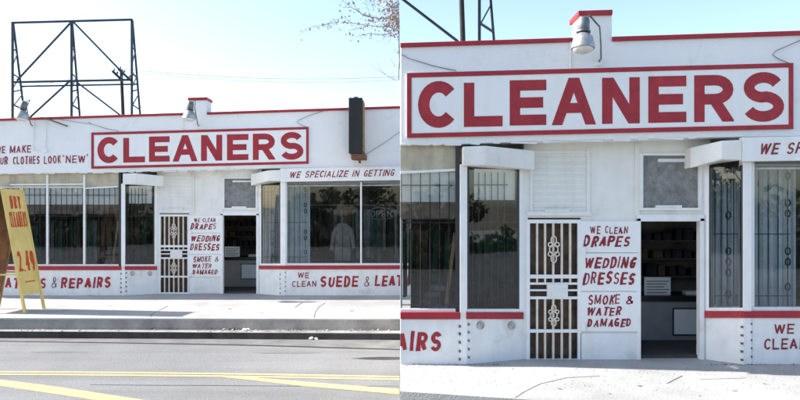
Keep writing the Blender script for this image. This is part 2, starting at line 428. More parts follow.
def build_shop(near):
    S = Shop(near); Y0 = S.Y0
    where = 'nearer' if near else 'farther'
    side = 'right' if near else 'left'
    XR = 470; XL = -165
    xl_w = 0.004 if near else S.q(XL, 200).x
    xr_w = S.q(XR, 200).x
    depth = 3.5 if near else 9.0
    bl = thing('shop_building', ((xl_w+xr_w)/2, Y0, 0),
        ('nearer white dry cleaners shop on the %s with red trimmed parapet' if near else
         'farther white dry cleaners shop on the %s behind the street') % side, 'shop')
    def part(name, mb, m, parent=None, bevel=0.0, smooth=False, label=None):
        o = mb.build(name, m, parent or bl, bevel, smooth)
        if o is not None and label: o['label'] = label
        return o
    VR = -0.34                                                 # face of the recessed entrance wall
    # ---- upper wall with the little pier
    mb = MB()
    S.pr(mb, [(XL, 124.8), (188.6, 113.6), (188.6, 99), (206.6, 98.6), (206.6, 113), (XR, 104.8),
              (XR, 166.2), (400, 167), (252, 168.6), (160, 170.8), (121, 172.2), (0, 173.8), (XL, 175.6)], 0, -0.45)
    wall = part('parapet_wall', mb, WHITE, bevel=0.012)
    # ragged plaster lip under the wall
    mb = MB(); x = XL
    while x < 250:
        w = random.uniform(5, 16); yb = 173.8-(x/121*1.6) if x < 121 else 172.2-(x-121)*0.028
        S.pr(mb, [(x, yb-random.uniform(.2, .8)), (x+w, yb-random.uniform(.2, .8)), (x+w-1, yb+random.uniform(.1, .9)), (x+1, yb+random.uniform(.1, .9))], 0.012, -0.02)
        x += w+random.uniform(0, 7)
    part('plaster_lip', mb, WARM, wall)
    mb = MB()
    S.pr(mb, [(XL, 123.4), (185, 112.6), (185, 115.0), (XL, 125.9)], 0.035, -0.30)
    part('coping', mb, RED, wall, 0.008)
    mb = MB(); S.pr(mb, [(206.9, 112.1), (XR, 103.6), (XR, 106.1), (206.9, 114.6)], 0.035, -0.30)
    part('coping', mb, RED, wall, 0.008)
    mb = MB(); S.pr(mb, [(187.6, 97.6), (207.0, 97.0), (207.0, 99.9), (187.6, 100.3)], 0.035, -0.48)
    part('pier_cap', mb, RED, wall, 0.008)
    # ---- body: side walls, back, roof, ceiling, floor
    ztop = S.q(200, 118).z
    zc = S.q(200, 171).z
    mb = MB()
    zw = S.q(XL if not near else 90, 122).z-0.25
    ew_t = 0.03 if near else 0.2
    mb.box(xl_w, xl_w+ew_t, Y0+0.46, Y0+depth, -0.3, zw-0.25)
    mb.box(xl_w, xl_w+ew_t, Y0+0.16, Y0+0.46, -0.3, zc-0.1)
    mb.box(xr_w-0.2, xr_w, Y0+0.46, Y0+depth, -0.3, zw-0.25)
    mb.box(xl_w+0.2, xr_w-0.2, Y0+depth-0.2, Y0+depth, -0.3, zw-0.25)
    part('outer_wall', mb, WHITE)
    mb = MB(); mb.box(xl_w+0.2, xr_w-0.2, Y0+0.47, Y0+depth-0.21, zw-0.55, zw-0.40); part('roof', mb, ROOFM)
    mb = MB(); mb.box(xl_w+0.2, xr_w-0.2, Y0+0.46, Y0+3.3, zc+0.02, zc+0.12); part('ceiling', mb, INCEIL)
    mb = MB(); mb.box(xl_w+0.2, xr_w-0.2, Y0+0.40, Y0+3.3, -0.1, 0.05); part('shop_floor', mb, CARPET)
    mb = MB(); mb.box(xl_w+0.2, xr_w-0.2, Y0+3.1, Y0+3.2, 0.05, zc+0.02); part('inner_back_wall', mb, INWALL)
    # inner partitions beside the entrance
    # ================= left bay
    vg = -0.085
    wl = None
    mb = MB()
    for xa, xb in ((-160, -64), (-60, -12), (-10, 46), (48, 83), (85, 118.6)):
        mb = MB(); S.rect(mb, xa, xb, 187.2, 264.5, vg, vg-0.006)
        win = part('display_window', mb, PANE) or None
    for x in (-62, -11, 47, 84):
        mb = MB(); S.rect(mb, x-0.9, x+0.9, 174.6, 264.4, vg+0.03, vg-0.05); part('mullion', mb, WPAINT, win, 0.004)
    mb = MB()
    S.rect(mb, XL, 118.6, 264.4, 266.4, vg+0.05, vg-0.06)
    part('window_sill', mb, WPAINT, win, 0.004)
    mb = MB()
    S.pr(mb, [(10, 184.0), (83, 183.4), (83, 184.7), (10, 185.3)], vg+0.015, vg-0.02)
    S.pr(mb, [(85, 187.6), (118.4, 185.9), (118.4, 187.3), (85, 189.0)], vg+0.012, vg-0.03)
    S.rect(mb, XL, 83, 187.0, 187.8, vg+0.012, vg-0.03)
    part('top_rail', mb, WPAINT, win, 0.003)
    mb = MB(); S.pr(mb, [(XL, 174.5), (118.6, 171.5), (118.6, 187.4), (XL, 187.4)], vg-0.012, vg-0.05)
    part('transom_board', mb, BEIGE)
    mb = MB(); S.rect(mb, 118.6, 121.0, 172.5, 297, -0.05, -0.16); part('dark_jamb', mb, DARKFR, None, 0.004)
    # security bars inside the glass
    mb = MB(); x = -158
    while x < 117.5:
        S.hand(mb, [(x, 187.5), (x, 264)], 0.008, -0.112); x += 5.35
    for y in (195.2, 214.2, 262): S.hand(mb, [(XL, y), (88, y), (117, y)], 0.008, -0.112)
    part('security_grille', mb, IRON)
    # interior valance behind the bars
    mb = MB(); S.rect(mb, XL, 118.4, 187.9, 204.5, -0.14, -0.155); part('inner_valance', mb, WARM)
    mb = MB(); S.rect(mb, XL, 118.4, 204.5, 213.8, -0.145, -0.165); part('inner_shelf_front', mb, SHELF)
    # red band and base
    mb = MB(); S.pr(mb, [(XL, 266.4), (121.2, 266.2), (121.2, 270.0), (XL, 270.2)], 0.02, -0.10); part('red_sill_band', mb, RED, None, 0.006)
    mb = MB(); S.pr(mb, [(XL, 270.2), (121, 270.0), (121, 298), (XL, 298)], -0.01, -0.14)
    base = part('base_panel', mb, WBASE, None, 0.006)
    mb = MB()
    if near:
        S.paint(mb, line_of_text('REPAIRS', 60.6, 111.2, 288.4, 277.6, 2.3, 0.012, 0.10, 0.12, 0.03), -0.007)
    else:
        S.paint(mb, line_of_text('ALTERATIONS', -33, 46.8, 288.4, 277.6, 2.3, 0.0, 0.10, 0.12, 0.03), -0.007)
        S.paint(mb, line_of_text('REPAIRS', 60.6, 111.2, 288.4, 277.6, 2.3, 0.012, 0.10, 0.12, 0.03), -0.007)
    part('lettering', mb, RED, base)
    if not near:
        mb = MB(); S.paint(mb, line_of_text('&', 51.5, 57.8, 288, 277.2, 0.75, 0, 0.1, 0.1), -0.007); part('ampersand', mb, IRON, base)
    # corner post
    mb = MB(); S.rect(mb, 121.0, 125.2, 183.5, 297.5, 0.0, -0.12); part('corner_post', mb, WPAINT, None, 0.01)
    mb = MB()
    for i in range(5):
        y = 273.5+i*4.6
        j = random.uniform(-.5, .5); S.pr(mb, [(120.2+j*.4, y+j), (121.5, y-.3+j), (121.6, y+1.1), (120.4, y+1.3+j)], 0.008, -0.02); S.pr(mb, [(125.6, y-1.2), (126.6+j*.5, y-1+j), (126.5, y+.2), (125.7, y+0.1+j)], 0.006, -0.10)
    part('corner_tie', mb, GREYC)
    # chamfered side of the bay
    def slanted(mb, xa, xb, ya, yb, va, vb, th, xref0, xref1, v0, v1):
        def V(x): return v0+(v1-v0)*(x-xref0)/(xref1-xref0)
        pa = []
        for x, y in ((xa, ya), (xb, yb), (xb, va), (xa, vb)):
            pa.append(S.q(x, y, V(x)))
        pb = [p+Vector((0, th, 0)) for p in pa]
        mb.prism(pa, pb)
    SL = (125.2, 156.6, -0.005, VR)
    mb = MB(); slanted(mb, 126.2, 153.2, 186.5, 186.5, 264.4, 264.4, 0.006, *SL); part('side_window', mb, PANE, label='angled side pane of the left bay')
    sw = bl.children[-1]
    mb = MB(); slanted(mb, 125.2, 126.2, 184, 184, 265, 265, 0.05, *SL); slanted(mb, 153.2, 154.4, 184, 184, 265, 265, 0.05, *SL)
    part('pane_edge', mb, DARKFR, sw)
    mb = MB(); slanted(mb, 154.4, 157.2, 180, 180, 297.5, 297.5, 0.08, *SL); part('side_post', mb, WPAINT, None, 0.005)
    mb = MB(); slanted(mb, 125.2, 154.4, 264.4, 264.4, 266.2, 266.2, 0.08, *SL); part('side_sill', mb, WPAINT, sw)
    mb = MB(); slanted(mb, 124.6, 156.8, 266.2, 266.2, 270, 270, 0.12, 125.2, 156.6, 0.018, VR+0.02); part('red_sill_band', mb, RED)
    mb = MB(); slanted(mb, 125.2, 156.8, 270, 270, 298, 298, 0.12, *SL); part('base_panel', mb, WBASE)
    for x in (132.5, 150):
        mb = MB()
        v = -0.005+(VR+0.005)*(x-125.2)/31.4
        c = S.q(x, 273.4, v+0.004); nrm = Vector((0.36, -0.93, 0))
        mb.lathe(c, nrm, [(0, 0.062), (0.012, 0.062), (0.016, 0.05), (0.02, 0.03)], 14); part('round_vent', mb, GALV, None, 0, True)
    mb = MB()
    for i in range(6):
        x = 128+i*3.6; v = -0.10+(VR+0.02)*(x-125.2)/31.4
        S.hand(mb, [(x, 188), (x, 262)], 0.008, v+0.065)
    for y in (195, 204): S.hand(mb, [(128, y, -0.065), (148, y, -0.285)], 0.007)
    part('side_grille', mb, IRON)
    mb = MB(); slanted(mb, 129, 152, 186, 186, 203.5, 203.5, 0.015, 125.2, 156.6, -0.06, VR-0.055); part('inner_valance', mb, WARM)
    # hood over the chamfer
    def hood(pl, yb):                                          # pl: plan corners (x, y_top, y_bottom, v)
        mb = MB(); top = []; bot = []
        for x, yt, ybt, v in pl:
            top.append(S.q(x, yt, v)); bot.append(S.q(x, ybt, v))
        zt = top; k = len(pl)
        back_t = [Vector((p.x, Y0+yb, p.z)) for p in (top[0], top[-1])]; back_b = [Vector((p.x, Y0+yb, p.z)) for p in (bot[0], bot[-1])]
        a = top+[back_t[1], back_t[0]]; b = bot+[back_b[1], back_b[0]]
        mb.prism(a, b)
        part('window_hood', mb, WARM, None, 0.012)
    hood([(122.6, 173.6, 184.2, 0.11), (135.5, 173.0, 184.0, 0.11), (163.0, 175.9, 186.6, -0.16)], 0.5)
    hood([(250.8, 174.2, 185.6, -0.16), (268.5, 170.2, 180.6, 0.10), (279.9, 169.8, 181.2, 0.10)], 0.5)
    # ================= recessed entrance
    mb = MB()
    S.rect(mb, 157.0, 222.9, 165, 213.4, VR, VR-0.08)
    S.rect(mb, 222.9, 262.0, 165, 178.0, VR, VR-0.08)
    S.rect(mb, 256.3, 262.0, 178.0, 215.2, VR, VR-0.08)
    S.rect(mb, 222.9, 256.3, 208.6, 215.2, VR, VR-0.08)
    S.rect(mb, 157.0, 159.2, 213.4, 298, VR, VR-0.08)
    S.rect(mb, 189.2, 222.7, 213.4, 298, VR, VR-0.08)
    S.rect(mb, 256.3, 262.0, 215.2, 298, VR, VR-0.08)
    part('entrance_wall', mb, WARM)
    ew = bl.children[-1]
    mb = MB()
    S.rect(mb, 160.5, 162.2, 176.5, 211.5, VR+0.018, VR); S.rect(mb, 192.4, 194.2, 174.5, 212.2, VR+0.022, VR)
    S.rect(mb, 219.6, 222.2, 172, 212.2, VR+0.022, VR)
    S.rect(mb, 162.2, 192.4, 176.0, 177.2, VR+0.018, VR)
    S.rect(mb, 158.8, 194.6, 210.0, 212.2, VR+0.045, VR); S.rect(mb, 169, 183, 208.8, 210.0, VR+0.055, VR)
    for x in (170, 184): S.rect(mb, x, x+0.5, 177.2, 210, VR+0.004, VR)
    for i in range(9): S.rect(mb, 162.4, 192.2, 179.5+i*3.4, 180.2+i*3.4, VR+0.014, VR)
    part('panel_moulding', mb, WARM, ew, 0.003)
    # transom light above the open door
    mb = MB(); S.rect(mb, 224.2, 255.6, 178.6, 207.8, VR-0.03, VR-0.05); part('transom_pane', mb, FROST)
    tp = bl.children[-1]
    mb = MB()
    S.rect(mb, 222.2, 224.2, 177.4, 208.8, VR+0.02, VR-0.05); S.rect(mb, 255.6, 257.2, 177.4, 208.8, VR+0.02, VR-0.05)
    S.rect(mb, 224.2, 255.6, 177.2, 178.6, VR+0.02, VR-0.05); S.rect(mb, 222.2, 257.2, 207.8, 209.2, VR+0.04, VR-0.05)
    S.rect(mb, 231.5, 246, 206.4, 207.8, VR+0.03, VR-0.05)
    part('transom_frame', mb, WPAINT, tp, 0.003)
    mb = MB(); S.rect(mb, 232.5, 251, 180.4, 182.2, VR-0.022, VR-0.03); part('painted_reflection', mb, PAPER, tp)  # pale strip paints a fluorescent reflection onto the pane
    # door frame
    mb = MB()
    S.rect(mb, 220.8, 222.9, 213.6, 297.6, VR+0.03, VR-0.1); S.rect(mb, 256.2, 258.6, 213.6, 297.6, VR+0.03, VR-0.1); S.rect(mb, 220.8, 258.6, 211.6, 215.4, VR+0.03, VR-0.1)
    part('door_frame', mb, WPAINT, None, 0.005)
    # closed security door
    mb = MB()
    vd = VR+0.02; vb = VR-0.03
    S.rect(mb, 158.4, 160.4, 214.4, 295.6, vd, vb); S.rect(mb, 187.4, 189.4, 214.4, 295.6, vd, vb)
    S.rect(mb, 160.4, 187.4, 214.4, 216.5, vd, vb)
    for ya, yb in ((245.2, 247.3), (249.6, 250.8), (253.4, 254.4), (257.4, 258.9), (275.8, 277.6), (292.4, 295.6)):
        S.rect(mb, 160.4, 187.4, ya, yb, vd-0.004, vb+0.004)
    part('security_door', mb, WPAINT, None, 0.003)
    sd = bl.children[-1]
    mb = MB()
    for x in (164.5, 169.0, 173.6, 178.4, 183.1):
        mb = MB()
        S.rect(mb, x-0.55, x+0.55, 216.5, 245.2, vd-0.01, vb); S.rect(mb, x-0.55, x+0.55, 258.9, 275.8, vd-0.01, vb); S.rect(mb, x-0.55, x+0.55, 277.6, 292.4, vd-0.01, vb)
        S.rect(mb, x-0.5, x+0.5, 247.3, 249.6, vd-0.01, vb)
        part('bar', mb, CREAMB, sd)
    mb = MB(); S.rect(mb, 170.2, 181.8, 250.4, 258.2, vd+0.012, vb); part('lock_plate', mb, PAPER, sd, 0.003)
    mb = MB()
    for cy, hh in ((231, 1.0), (268, 0.8)):
        mb = MB()
        for dx, dy, rx, ry in ((0, 0, 2.4, 2.6), (0, -5.2, 1.5, 2.2), (0, 5.2, 1.5, 2.2), (-1.9, -2.6, 1.2, 1.2), (1.9, -2.6, 1.2, 1.2), (-1.9, 2.6, 1.2, 1.2), (1.9, 2.6, 1.2, 1.2)):
            S.hand(mb, [(173.8+dx+rx*hh*math.cos(a*math.pi/8), cy+dy*hh+ry*hh*math.sin(a*math.pi/8)) for a in range(17)], 0.010, vd+0.006)
        part('scrollwork', mb, CREAMB, sd)
    mb = MB(); c = S.q(190.0, 232, VR+0.03); mb.box(c.x-0.02, c.x+0.04, c.y-0.03, c.y+0.03, c.z-0.06, c.z+0.06); part('hinge', mb, WPAINT, sd, 0.008); mb = MB()
    c = S.q(190.0, 274.5, VR+0.03); mb.box(c.x-0.02, c.x+0.04, c.y-0.03, c.y+0.03, c.z-0.06, c.z+0.06)
    part('hinge', mb, WPAINT, sd, 0.008)
    mb = MB(); S.rect(mb, 159.4, 189, 214.6, 297, VR-0.09, VR-0.14); part('inner_wood_door', mb, WOODDR)
    wd = bl.children[-1]
    mb = MB()
    for xa, xb in ((163.5, 172), (176, 184.5)):
        for ya, yb in ((219, 240), (247, 270), (276, 292)): mb = MB(); S.rect(mb, xa, xb, ya, yb, VR-0.075, VR-0.092); part('raised_panel', mb, WOODDR, wd, 0.006)
    # ================= right bay
    SRr = (258.4, 280.2, VR, -0.005)
    mb = MB(); slanted(mb, 258.6, 261.2, 182, 182, 298, 298, 0.08, *SRr); part('side_post', mb, WPAINT, None, 0.005)
    mb = MB(); slanted(mb, 262.2, 279.2, 185, 185, 263.6, 263.6, 0.006, *SRr); part('side_window', mb, PANE, label='angled side pane of the right bay')
    sw = bl.children[-1]
    mb = MB(); slanted(mb, 261.2, 262.2, 184, 184, 264, 264, 0.05, *SRr); slanted(mb, 279.2, 280.2, 184, 184, 264, 264, 0.05, *SRr); part('pane_edge', mb, DARKFR, sw)
    mb = MB(); slanted(mb, 261.2, 280.2, 263.6, 263.6, 265.6, 265.6, 0.08, *SRr); part('side_sill', mb, WPAINT, sw)
    mb = MB(); slanted(mb, 258.4, 281, 265.6, 265.6, 269.3, 269.3, 0.12, 258.4, 280.2, VR+0.02, 0.016); part('red_sill_band', mb, RED)
    mb = MB(); slanted(mb, 258.4, 280.2, 269.3, 269.3, 298, 298, 0.12, *SRr); part('base_panel', mb, WBASE)
    mb = MB(); S.rect(mb, 280.2, 285.4, 181.5, 297.5, 0.0, -0.12); part('corner_post', mb, WPAINT, None, 0.01)
    mb = MB()
    for i in range(5):
        y = 273+i*4.6
        j = random.uniform(-.5, .5); S.pr(mb, [(279.4, y+1+j), (280.5, y+.8), (280.6, y+1.9+j), (279.5, y+2)], 0.008, -0.04); S.pr(mb, [(284.7, y-1), (285.6+j*.4, y-.8+j), (285.6, y+.2), (284.8, y+0.1+j)], 0.008, -0.02)
    part('corner_tie', mb, GREYC)
    mb = MB()
    for xa, xb in ((432, XR-6), (362, 430), (286.6, 360)):
        mb = MB(); S.rect(mb, xa, xb, 183.5, 263.4, vg, vg-0.006); win = part('display_window', mb, PANE)
    for x in (286, 361, 431):
        mb = MB(); S.rect(mb, x-0.8, x+0.8, 182, 263.4, vg+0.03, vg-0.05); part('mullion', mb, WPAINT, win, 0.004)
    mb = MB(); S.pr(mb, [(285.4, 185.3), (XR, 184.0), (XR, 185.2), (285.4, 186.5)], vg+0.02, vg-0.04)
    part('top_rail', mb, GALV, win, 0.003)
    mb = MB(); S.rect(mb, 285.4, XR, 263.4, 265.6, vg+0.05, vg-0.06); part('window_sill', mb, WPAINT, win, 0.004)
    mb = MB(); S.pr(mb, [(285.4, 181), (XR, 178), (XR, 184.3), (285.4, 184.3)], vg-0.02, vg-0.06); part('transom_board', mb, COUNT)
    mb = MB(); S.pr(mb, [(279.6, 265.7), (XR, 265.4), (XR, 269.0), (279.6, 269.4)], 0.02, -0.10); part('red_sill_band', mb, RED, None, 0.006)
    mb = MB(); S.pr(mb, [(285.4, 269.3), (XR, 269.0), (XR, 298), (285.4, 298)], -0.01, -0.14)
    base = part('base_panel', mb, WBASE, None, 0.006)
    mb = MB()
    S.paint(mb, line_of_text('SUEDE', 320, 358.8, 287.0, 276.0, 2.2, 0.0, 0.10, 0.12, 0.03), -0.007)
    S.paint(mb, line_of_text('LEATHER', 374.5, 424, 286.4, 275.4, 2.2, 0.0, 0.08, 0.12, 0.03), -0.007)
    part('lettering', mb, RED, base)
    mb = MB()
    S.paint(mb, line_of_text('WE', 297.6, 309.2, 278.2, 272.4, 0.95, 0, 0.04, 0.1, 0.03), -0.007)
    S.paint(mb, line_of_text('CLEAN', 292, 316.4, 287.0, 281.0, 0.95, 0.01, 0.04, 0.1, 0.03), -0.007)
    S.paint(mb, line_of_text('&', 364, 370.4, 286.6, 276.4, 0.8, 0, 0.1, 0.1), -0.007)
    part('small_lettering', mb, MAROON, base)
    # fascia with its slogan
    mb = MB(); S.pr(mb, [(280.0, 168.4), (XR, 165.2), (XR, 179.0), (280.0, 181.9)], 0.10, 0.002)
    fa = part('fascia', mb, WPAINT, None, 0.008)
    mb = MB(); S.paint(mb, line_of_text('WE SPECIALIZE IN GETTING', 288.9, 395.5, 178.0, 171.4, 1.05, 0.020, 0.30, 0.12, 0.03), 0.103)
    part('lettering', mb, MAROON, fa)
    # grille on the right bay
    mb = MB()
    for x in (289, 294.5, 300, 305.5): S.hand(mb, [(x, 184), (x, 263)], 0.008, -0.2)
    for x in (264.5, 268, 271.5, 275, 278):
        v = VR+(0.33)*(x-258.4)/21.8; S.hand(mb, [(x, 187), (x, 262)], 0.008, v-0.12)
    for y in (222.5, 257): S.hand(mb, [(287, y), (307, y)], 0.007, -0.2)
    for y in (192, 222.5, 257): S.hand(mb, [(264, y, -0.36), (279, y, -0.14)], 0.007)
    for x, ys in ((305.5, (190, 205, 211, 232, 238, 252)), (272, (193, 212, 232, 238, 244, 256))):
        for y in ys: S.hand(mb, [(x+1.3*math.cos(a*math.pi/6), y+2.0*math.sin(a*math.pi/6)) for a in range(13)], 0.011, -0.2)
    part('scroll_grille', mb, IRON)
    # ================= what stands inside
    nm = ('nearer' if near else 'farther')
    # curtain
    mb = MB(); n = 40; fr = []
    for i in range(n+1):
        x = 262+i*(310-262)/n; v = -0.62-0.035*math.sin(i*1.7)
        fr.append((S.q(x, 186, v), S.q(x, 264, v)))
    for i in range(n):
        a, b = fr[i], fr[i+1]
        mb.prism([a[0], b[0], b[1], a[1]], [p+Vector((0, 0.01, 0)) for p in (a[0], b[0], b[1], a[1])])
    o = mb.build('curtain', CURT, None); tag(o, 'pale blue curtain inside the angled right bay of the %s shop' % nm, 'curtain')
    # counter seen through the open door
    ct = thing('shop_counter', (S.q(240, 296, -1.5).x, Y0+1.5, 0.05), 'grey counter seen through the open door of the %s shop' % nm, 'counter')
    mb = MB(); S.rect(mb, 196, 275, 260.2, 293.5, -1.5, -1.56); mb.build('counter_front', COUNT, ct)
    mb = MB(); S.rect(mb, 195, 276, 257.2, 260.2, -1.46, -2.1); mb.build('counter_top', BLACK, ct, 0.006)
    mb = MB(); S.rect(mb, 241.5, 257.5, 264.5, 278.5, -1.485, -1.499); mb.build('front_notice', PAPER, ct)
    mb = MB(); S.rect(mb, 224.8, 239.6, 246.6, 257.1, -1.6, -1.63)
    o = mb.build('price_card', PAPER, None, 0.002); tag(o, 'white card of printed lines on the counter in the %s shop' % nm, 'card')
    lines = MB()
    for i in range(5): S.rect(lines, 226, 238.6-(i % 3)*1.4, 248.6+i*1.55, 249.1+i*1.55, -1.598, -1.5999)
    lines.build('printed_lines', GREYC, o)
    mb = MB()
    for xa, xb, ya, yb in ((240.9, 258.1, 263.8, 264.5), (240.9, 258.1, 278.5, 279.2), (240.9, 241.5, 264.5, 278.5), (257.5, 258.1, 264.5, 278.5)): S.rect(mb, xa, xb, ya, yb, -1.48, -1.499)
    mb.build('notice_frame', BLACK, ct)
    mb = MB(); S.rect(mb, 248.5, 257.5, 254.6, 257.1, -1.62, -1.8); o = mb.build('paper_stack', PAPER, None, 0.004); tag(o, 'low stack of papers on the counter inside the %s shop' % nm, 'papers')
    mb = MB(); S.rect(mb, 196, 276, 291.0, 294.2, -1.47, -1.50); mb.build('plinth', BLACK, ct)
    sh = thing('wall_shelving', (S.q(240, 296, -2.95).x, Y0+2.95, 0.05), 'dim shelves of folded laundry on the back wall beyond the %s counter' % nm, 'shelves')
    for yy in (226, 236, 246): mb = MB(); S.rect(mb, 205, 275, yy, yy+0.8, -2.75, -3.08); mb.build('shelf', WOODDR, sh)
    rr = random.Random(12)
    for yy in (226, 236, 246):
        x = 207
        while x < 270:
            w_ = rr.uniform(3, 6); mb = MB(); S.rect(mb, x, x+w_, yy-rr.uniform(3, 7), yy-0.05, -2.8, -3.0)
            tag(mb.build('folded_laundry', rr.choice((CLOTHD, CLOTHD, CLOTHB, CLOTHD)), None, 0.015), 'folded laundry on the dim shelves inside the %s shop' % nm, 'laundry', 'folded laundry on the shelves of the %s shop' % nm)
            x += w_+rr.uniform(.6, 3)
    # garments on rails
    rk = thing('clothes_rail', (S.q(75, 296, -1.8).x, Y0+1.8, 0.05), 'rail crowded with hanging garments behind the left window of the %s shop' % nm, 'clothes rail')
    def garments(root, xa, xb, v, ytop, y0, y1, seed):
        rnd = random.Random(seed); mats = [CLOTHD, CLOTHG, CLOTHB, CLOTHW, CLOTHD, CLOTHG]; names = ['dark', 'teal', 'brown', 'pale wrapped', 'dark', 'teal']
        x = xa
        while x < xb:
            if (not near) or S.px(x, 0)[0] > 404:
                k = rnd.randrange(len(mats)); w = rnd.uniform(1.5, 4.2); yb = rnd.uniform(y0, y1)
                p0 = S.q(x, ytop+2, v+rnd.uniform(-.1, .1)); p1 = S.q(x, yb, v); hw = rnd.uniform(.035, .06)
                dd = rnd.uniform(.16, .24)
                top = [(p0.x-hw*.4, p0.y-dd*.5, p0.z-0.06), (p0.x, p0.y, p0.z), (p0.x+hw*.4, p0.y+dd*.5, p0.z-0.06), (p0.x, p0.y+.02, p0.z-.02)]
                top = [(p0.x-hw, p0.y-dd, p0.z-0.07), (p0.x+hw, p0.y-dd*.9, p0.z-0.07), (p0.x+hw*.6, p0.y+dd, p0.z-0.05), (p0.x-hw*.6, p0.y+dd*.9, p0.z-0.05)]
                tw = rnd.uniform(-.03, .03)
                bot = [(a+tw, b, p1.z+rnd.uniform(-.02, .02)) for a, b, c in top]
                gb = MB(); gb.prism(top, bot)
                tag(gb.build('garment', mats[k], None, 0.01), '%s garment hanging on the rail inside the %s window of the %s shop' % (names[k], 'left' if xa < 200 else 'right', nm), 'garment', 'garments on the rails inside the shops')
            x += rnd.uniform(2.6, 4.6)
    garments(rk, 0 if not near else 90, 150, -1.8, 216, 245, 262, 3+near)
    mb = MB(); S.hand(mb, [(0, 216), (88, 216), (152, 216)], 0.015, -1.8); mb.build('rail', GALV, rk)
    rk = thing('clothes_rail', (S.q(340, 296, -2.2).x, Y0+2.2, 0.05), 'rail of dark garments hanging behind the right window of the %s shop' % nm, 'clothes rail')
    garments(rk, 300, 440, -2.2, 205, 245, 262, 5+near)
    mb = MB(); S.hand(mb, [(296, 205), (445, 205)], 0.015, -2.2); mb.build('rail', GALV, rk)
    # leaning plank
    mb = MB(); mb.bar(S.q(112.8, 265, -0.42), S.q(118.2, 222, -0.34), 0.05, 0.03)
    o = mb.build('timber_plank', WOOD); tag(o, 'bare timber plank leaning inside the left window of the %s shop' % nm, 'plank')
    # teal bundle
    mb = MB(); c = S.q(107, 251, -0.7)
    for i in range(4): mb.lathe(c+Vector((random.uniform(-.08, .08), random.uniform(-.05, .05), -0.42+i*0.1)), (random.uniform(-.2, .2), random.uniform(-.2, .2), 1), [(0, .05), (.03, .12), (.10, .13), (.14, .05)], 10)
    o = mb.build('laundry_bundle', CLOTHW, None, 0, True); tag(o, 'pale bundle of laundry at the foot of the left window, %s shop' % nm, 'laundry')
    # the suede jacket and the unlit neon sign (only the farther shop shows them)
    if not near:
        jk = thing('hanging_jacket', tuple(S.q(342, 262, -0.7)), 'grey suede jacket with paler sleeves hanging on show in the right window', 'jacket')
        mb = MB(); v = -0.7
        prof = [(336.5, 226), (340, 223.3), (345, 223.2), (349.2, 226), (350.5, 240), (350.5, 261.5), (334.5, 261.5), (335, 240)]
        f = [S.q(x, y, v+0.07) for x, y in prof]; b = [p+Vector((0, 0.16, 0)) for p in f]; mb.prism(f, b)
        mb.build('jacket_body', CLOTHG2, jk, 0.05, True)
        for pts in ([(337, 227.5), (333.5, 236), (331.6, 250)], [(348.8, 227.5), (352, 236), (353.6, 248)]):
            mb = MB(); S.hand(mb, pts, 0.075, v, 10, 0.055); mb.build('sleeve', SUEDE, jk, 0, True)
        mb = MB(); S.hand(mb, [(336.6, 228.4), (339, 225), (342.5, 224.2), (346, 225), (348.9, 228.4)], 0.05, v+0.03, 8); mb.build('shoulder_yoke', SUEDE, jk, 0, True)
        mb = MB(); S.hand(mb, [(339.5, 224.6), (342.5, 227.5), (345.6, 224.4)], 0.022, v+0.09, 6); mb.build('collar', SUEDE, jk, 0, True)
        mb = MB(); S.hand(mb, [(342.5, 228), (342.7, 261)], 0.008, v+0.1, 6); mb.build('zip', IRON, jk)
        mb = MB(); S.hand(mb, [(342.5, 223.4), (342.5, 219), (343.6, 218), (342.9, 217)], 0.006, v, 6); mb.build('hanger_hook', GALV, jk)
        ng = thing('open_sign', tuple(S.q(381, 219, -0.22)), 'unlit oval neon tube sign reading OPEN behind the right window glass', 'neon sign')
        mb = MB(); x = 371
        for chh in 'OPEN':
            for kind, pts in G[chh]:
                S.hand(mb, [(x+p[0]*3.8, 216.6-p[1]*5.6) for p in pts], 0.011, -0.2)
            x += 5.5
        mb.build('letter_tubes', NEON, ng)
        mb = MB()
        S.hand(mb, [(381+13.5*math.cos(R(a)), 213.6+6.0*math.sin(R(a))) for a in range(0, 361, 15)], 0.010, -0.21)
        mb.build('oval_tube', NEON, ng)
    # ================= signs fixed to the wall
    cs = thing('cleaners_sign', (S.q(200, 168, 0).x, Y0-0.02, S.q(200, 168, 0).z), 'big white board reading CLEANERS in red, red border, on the %s shop' % nm, 'sign')
    mb = MB(); ou = [(91.2, 132.5), (308.7, 126.8), (308.7, 163.8), (91.2, 168.8)]
    S.pr(mb, ou, 0.035, 0.002); bd = mb.build('board', BOARD, cs, 0.004)
    mb = MB(); b = 2.55
    inn = [(ou[0][0]+b, ou[0][1]+b), (ou[1][0]-b, ou[1][1]+b), (ou[2][0]-b, ou[2][1]-b), (ou[3][0]+b, ou[3][1]-b)]
    for i in range(4):
        j = (i+1) % 4; S.pr(mb, [ou[i], ou[j], inn[j], inn[i]], 0.043, 0.0352)
    mb.build('border', RED, cs)
    mb = MB()
    for ch, x0, x1, yt, yb, t in (('C', 97.4, 118.8, 137.2, 163.4, 6.4), ('L', 123.2, 145, 138.0, 162.7, 5.9), ('E', 149, 169.6, 136.6, 161.9, 5.9), ('A', 172.8, 197.4, 135.4, 161.7, 5.6),
                               ('N', 201, 222.2, 135.2, 161.0, 5.9), ('E', 227, 248.4, 134.4, 160.4, 5.9), ('R', 252.8, 275.2, 133.8, 160.0, 5.9), ('S', 280.2, 303.4, 132.2, 159.6, 6.0)):
        S.paint(mb, letter_polys(ch, x0, x1, yb, yt, t, 0, 0, 0.02), 0.0375)
    mb.build('lettering', RED, cs)
    # three service boards beside the security door
    def rp(x, y): return S.inv(x, y)
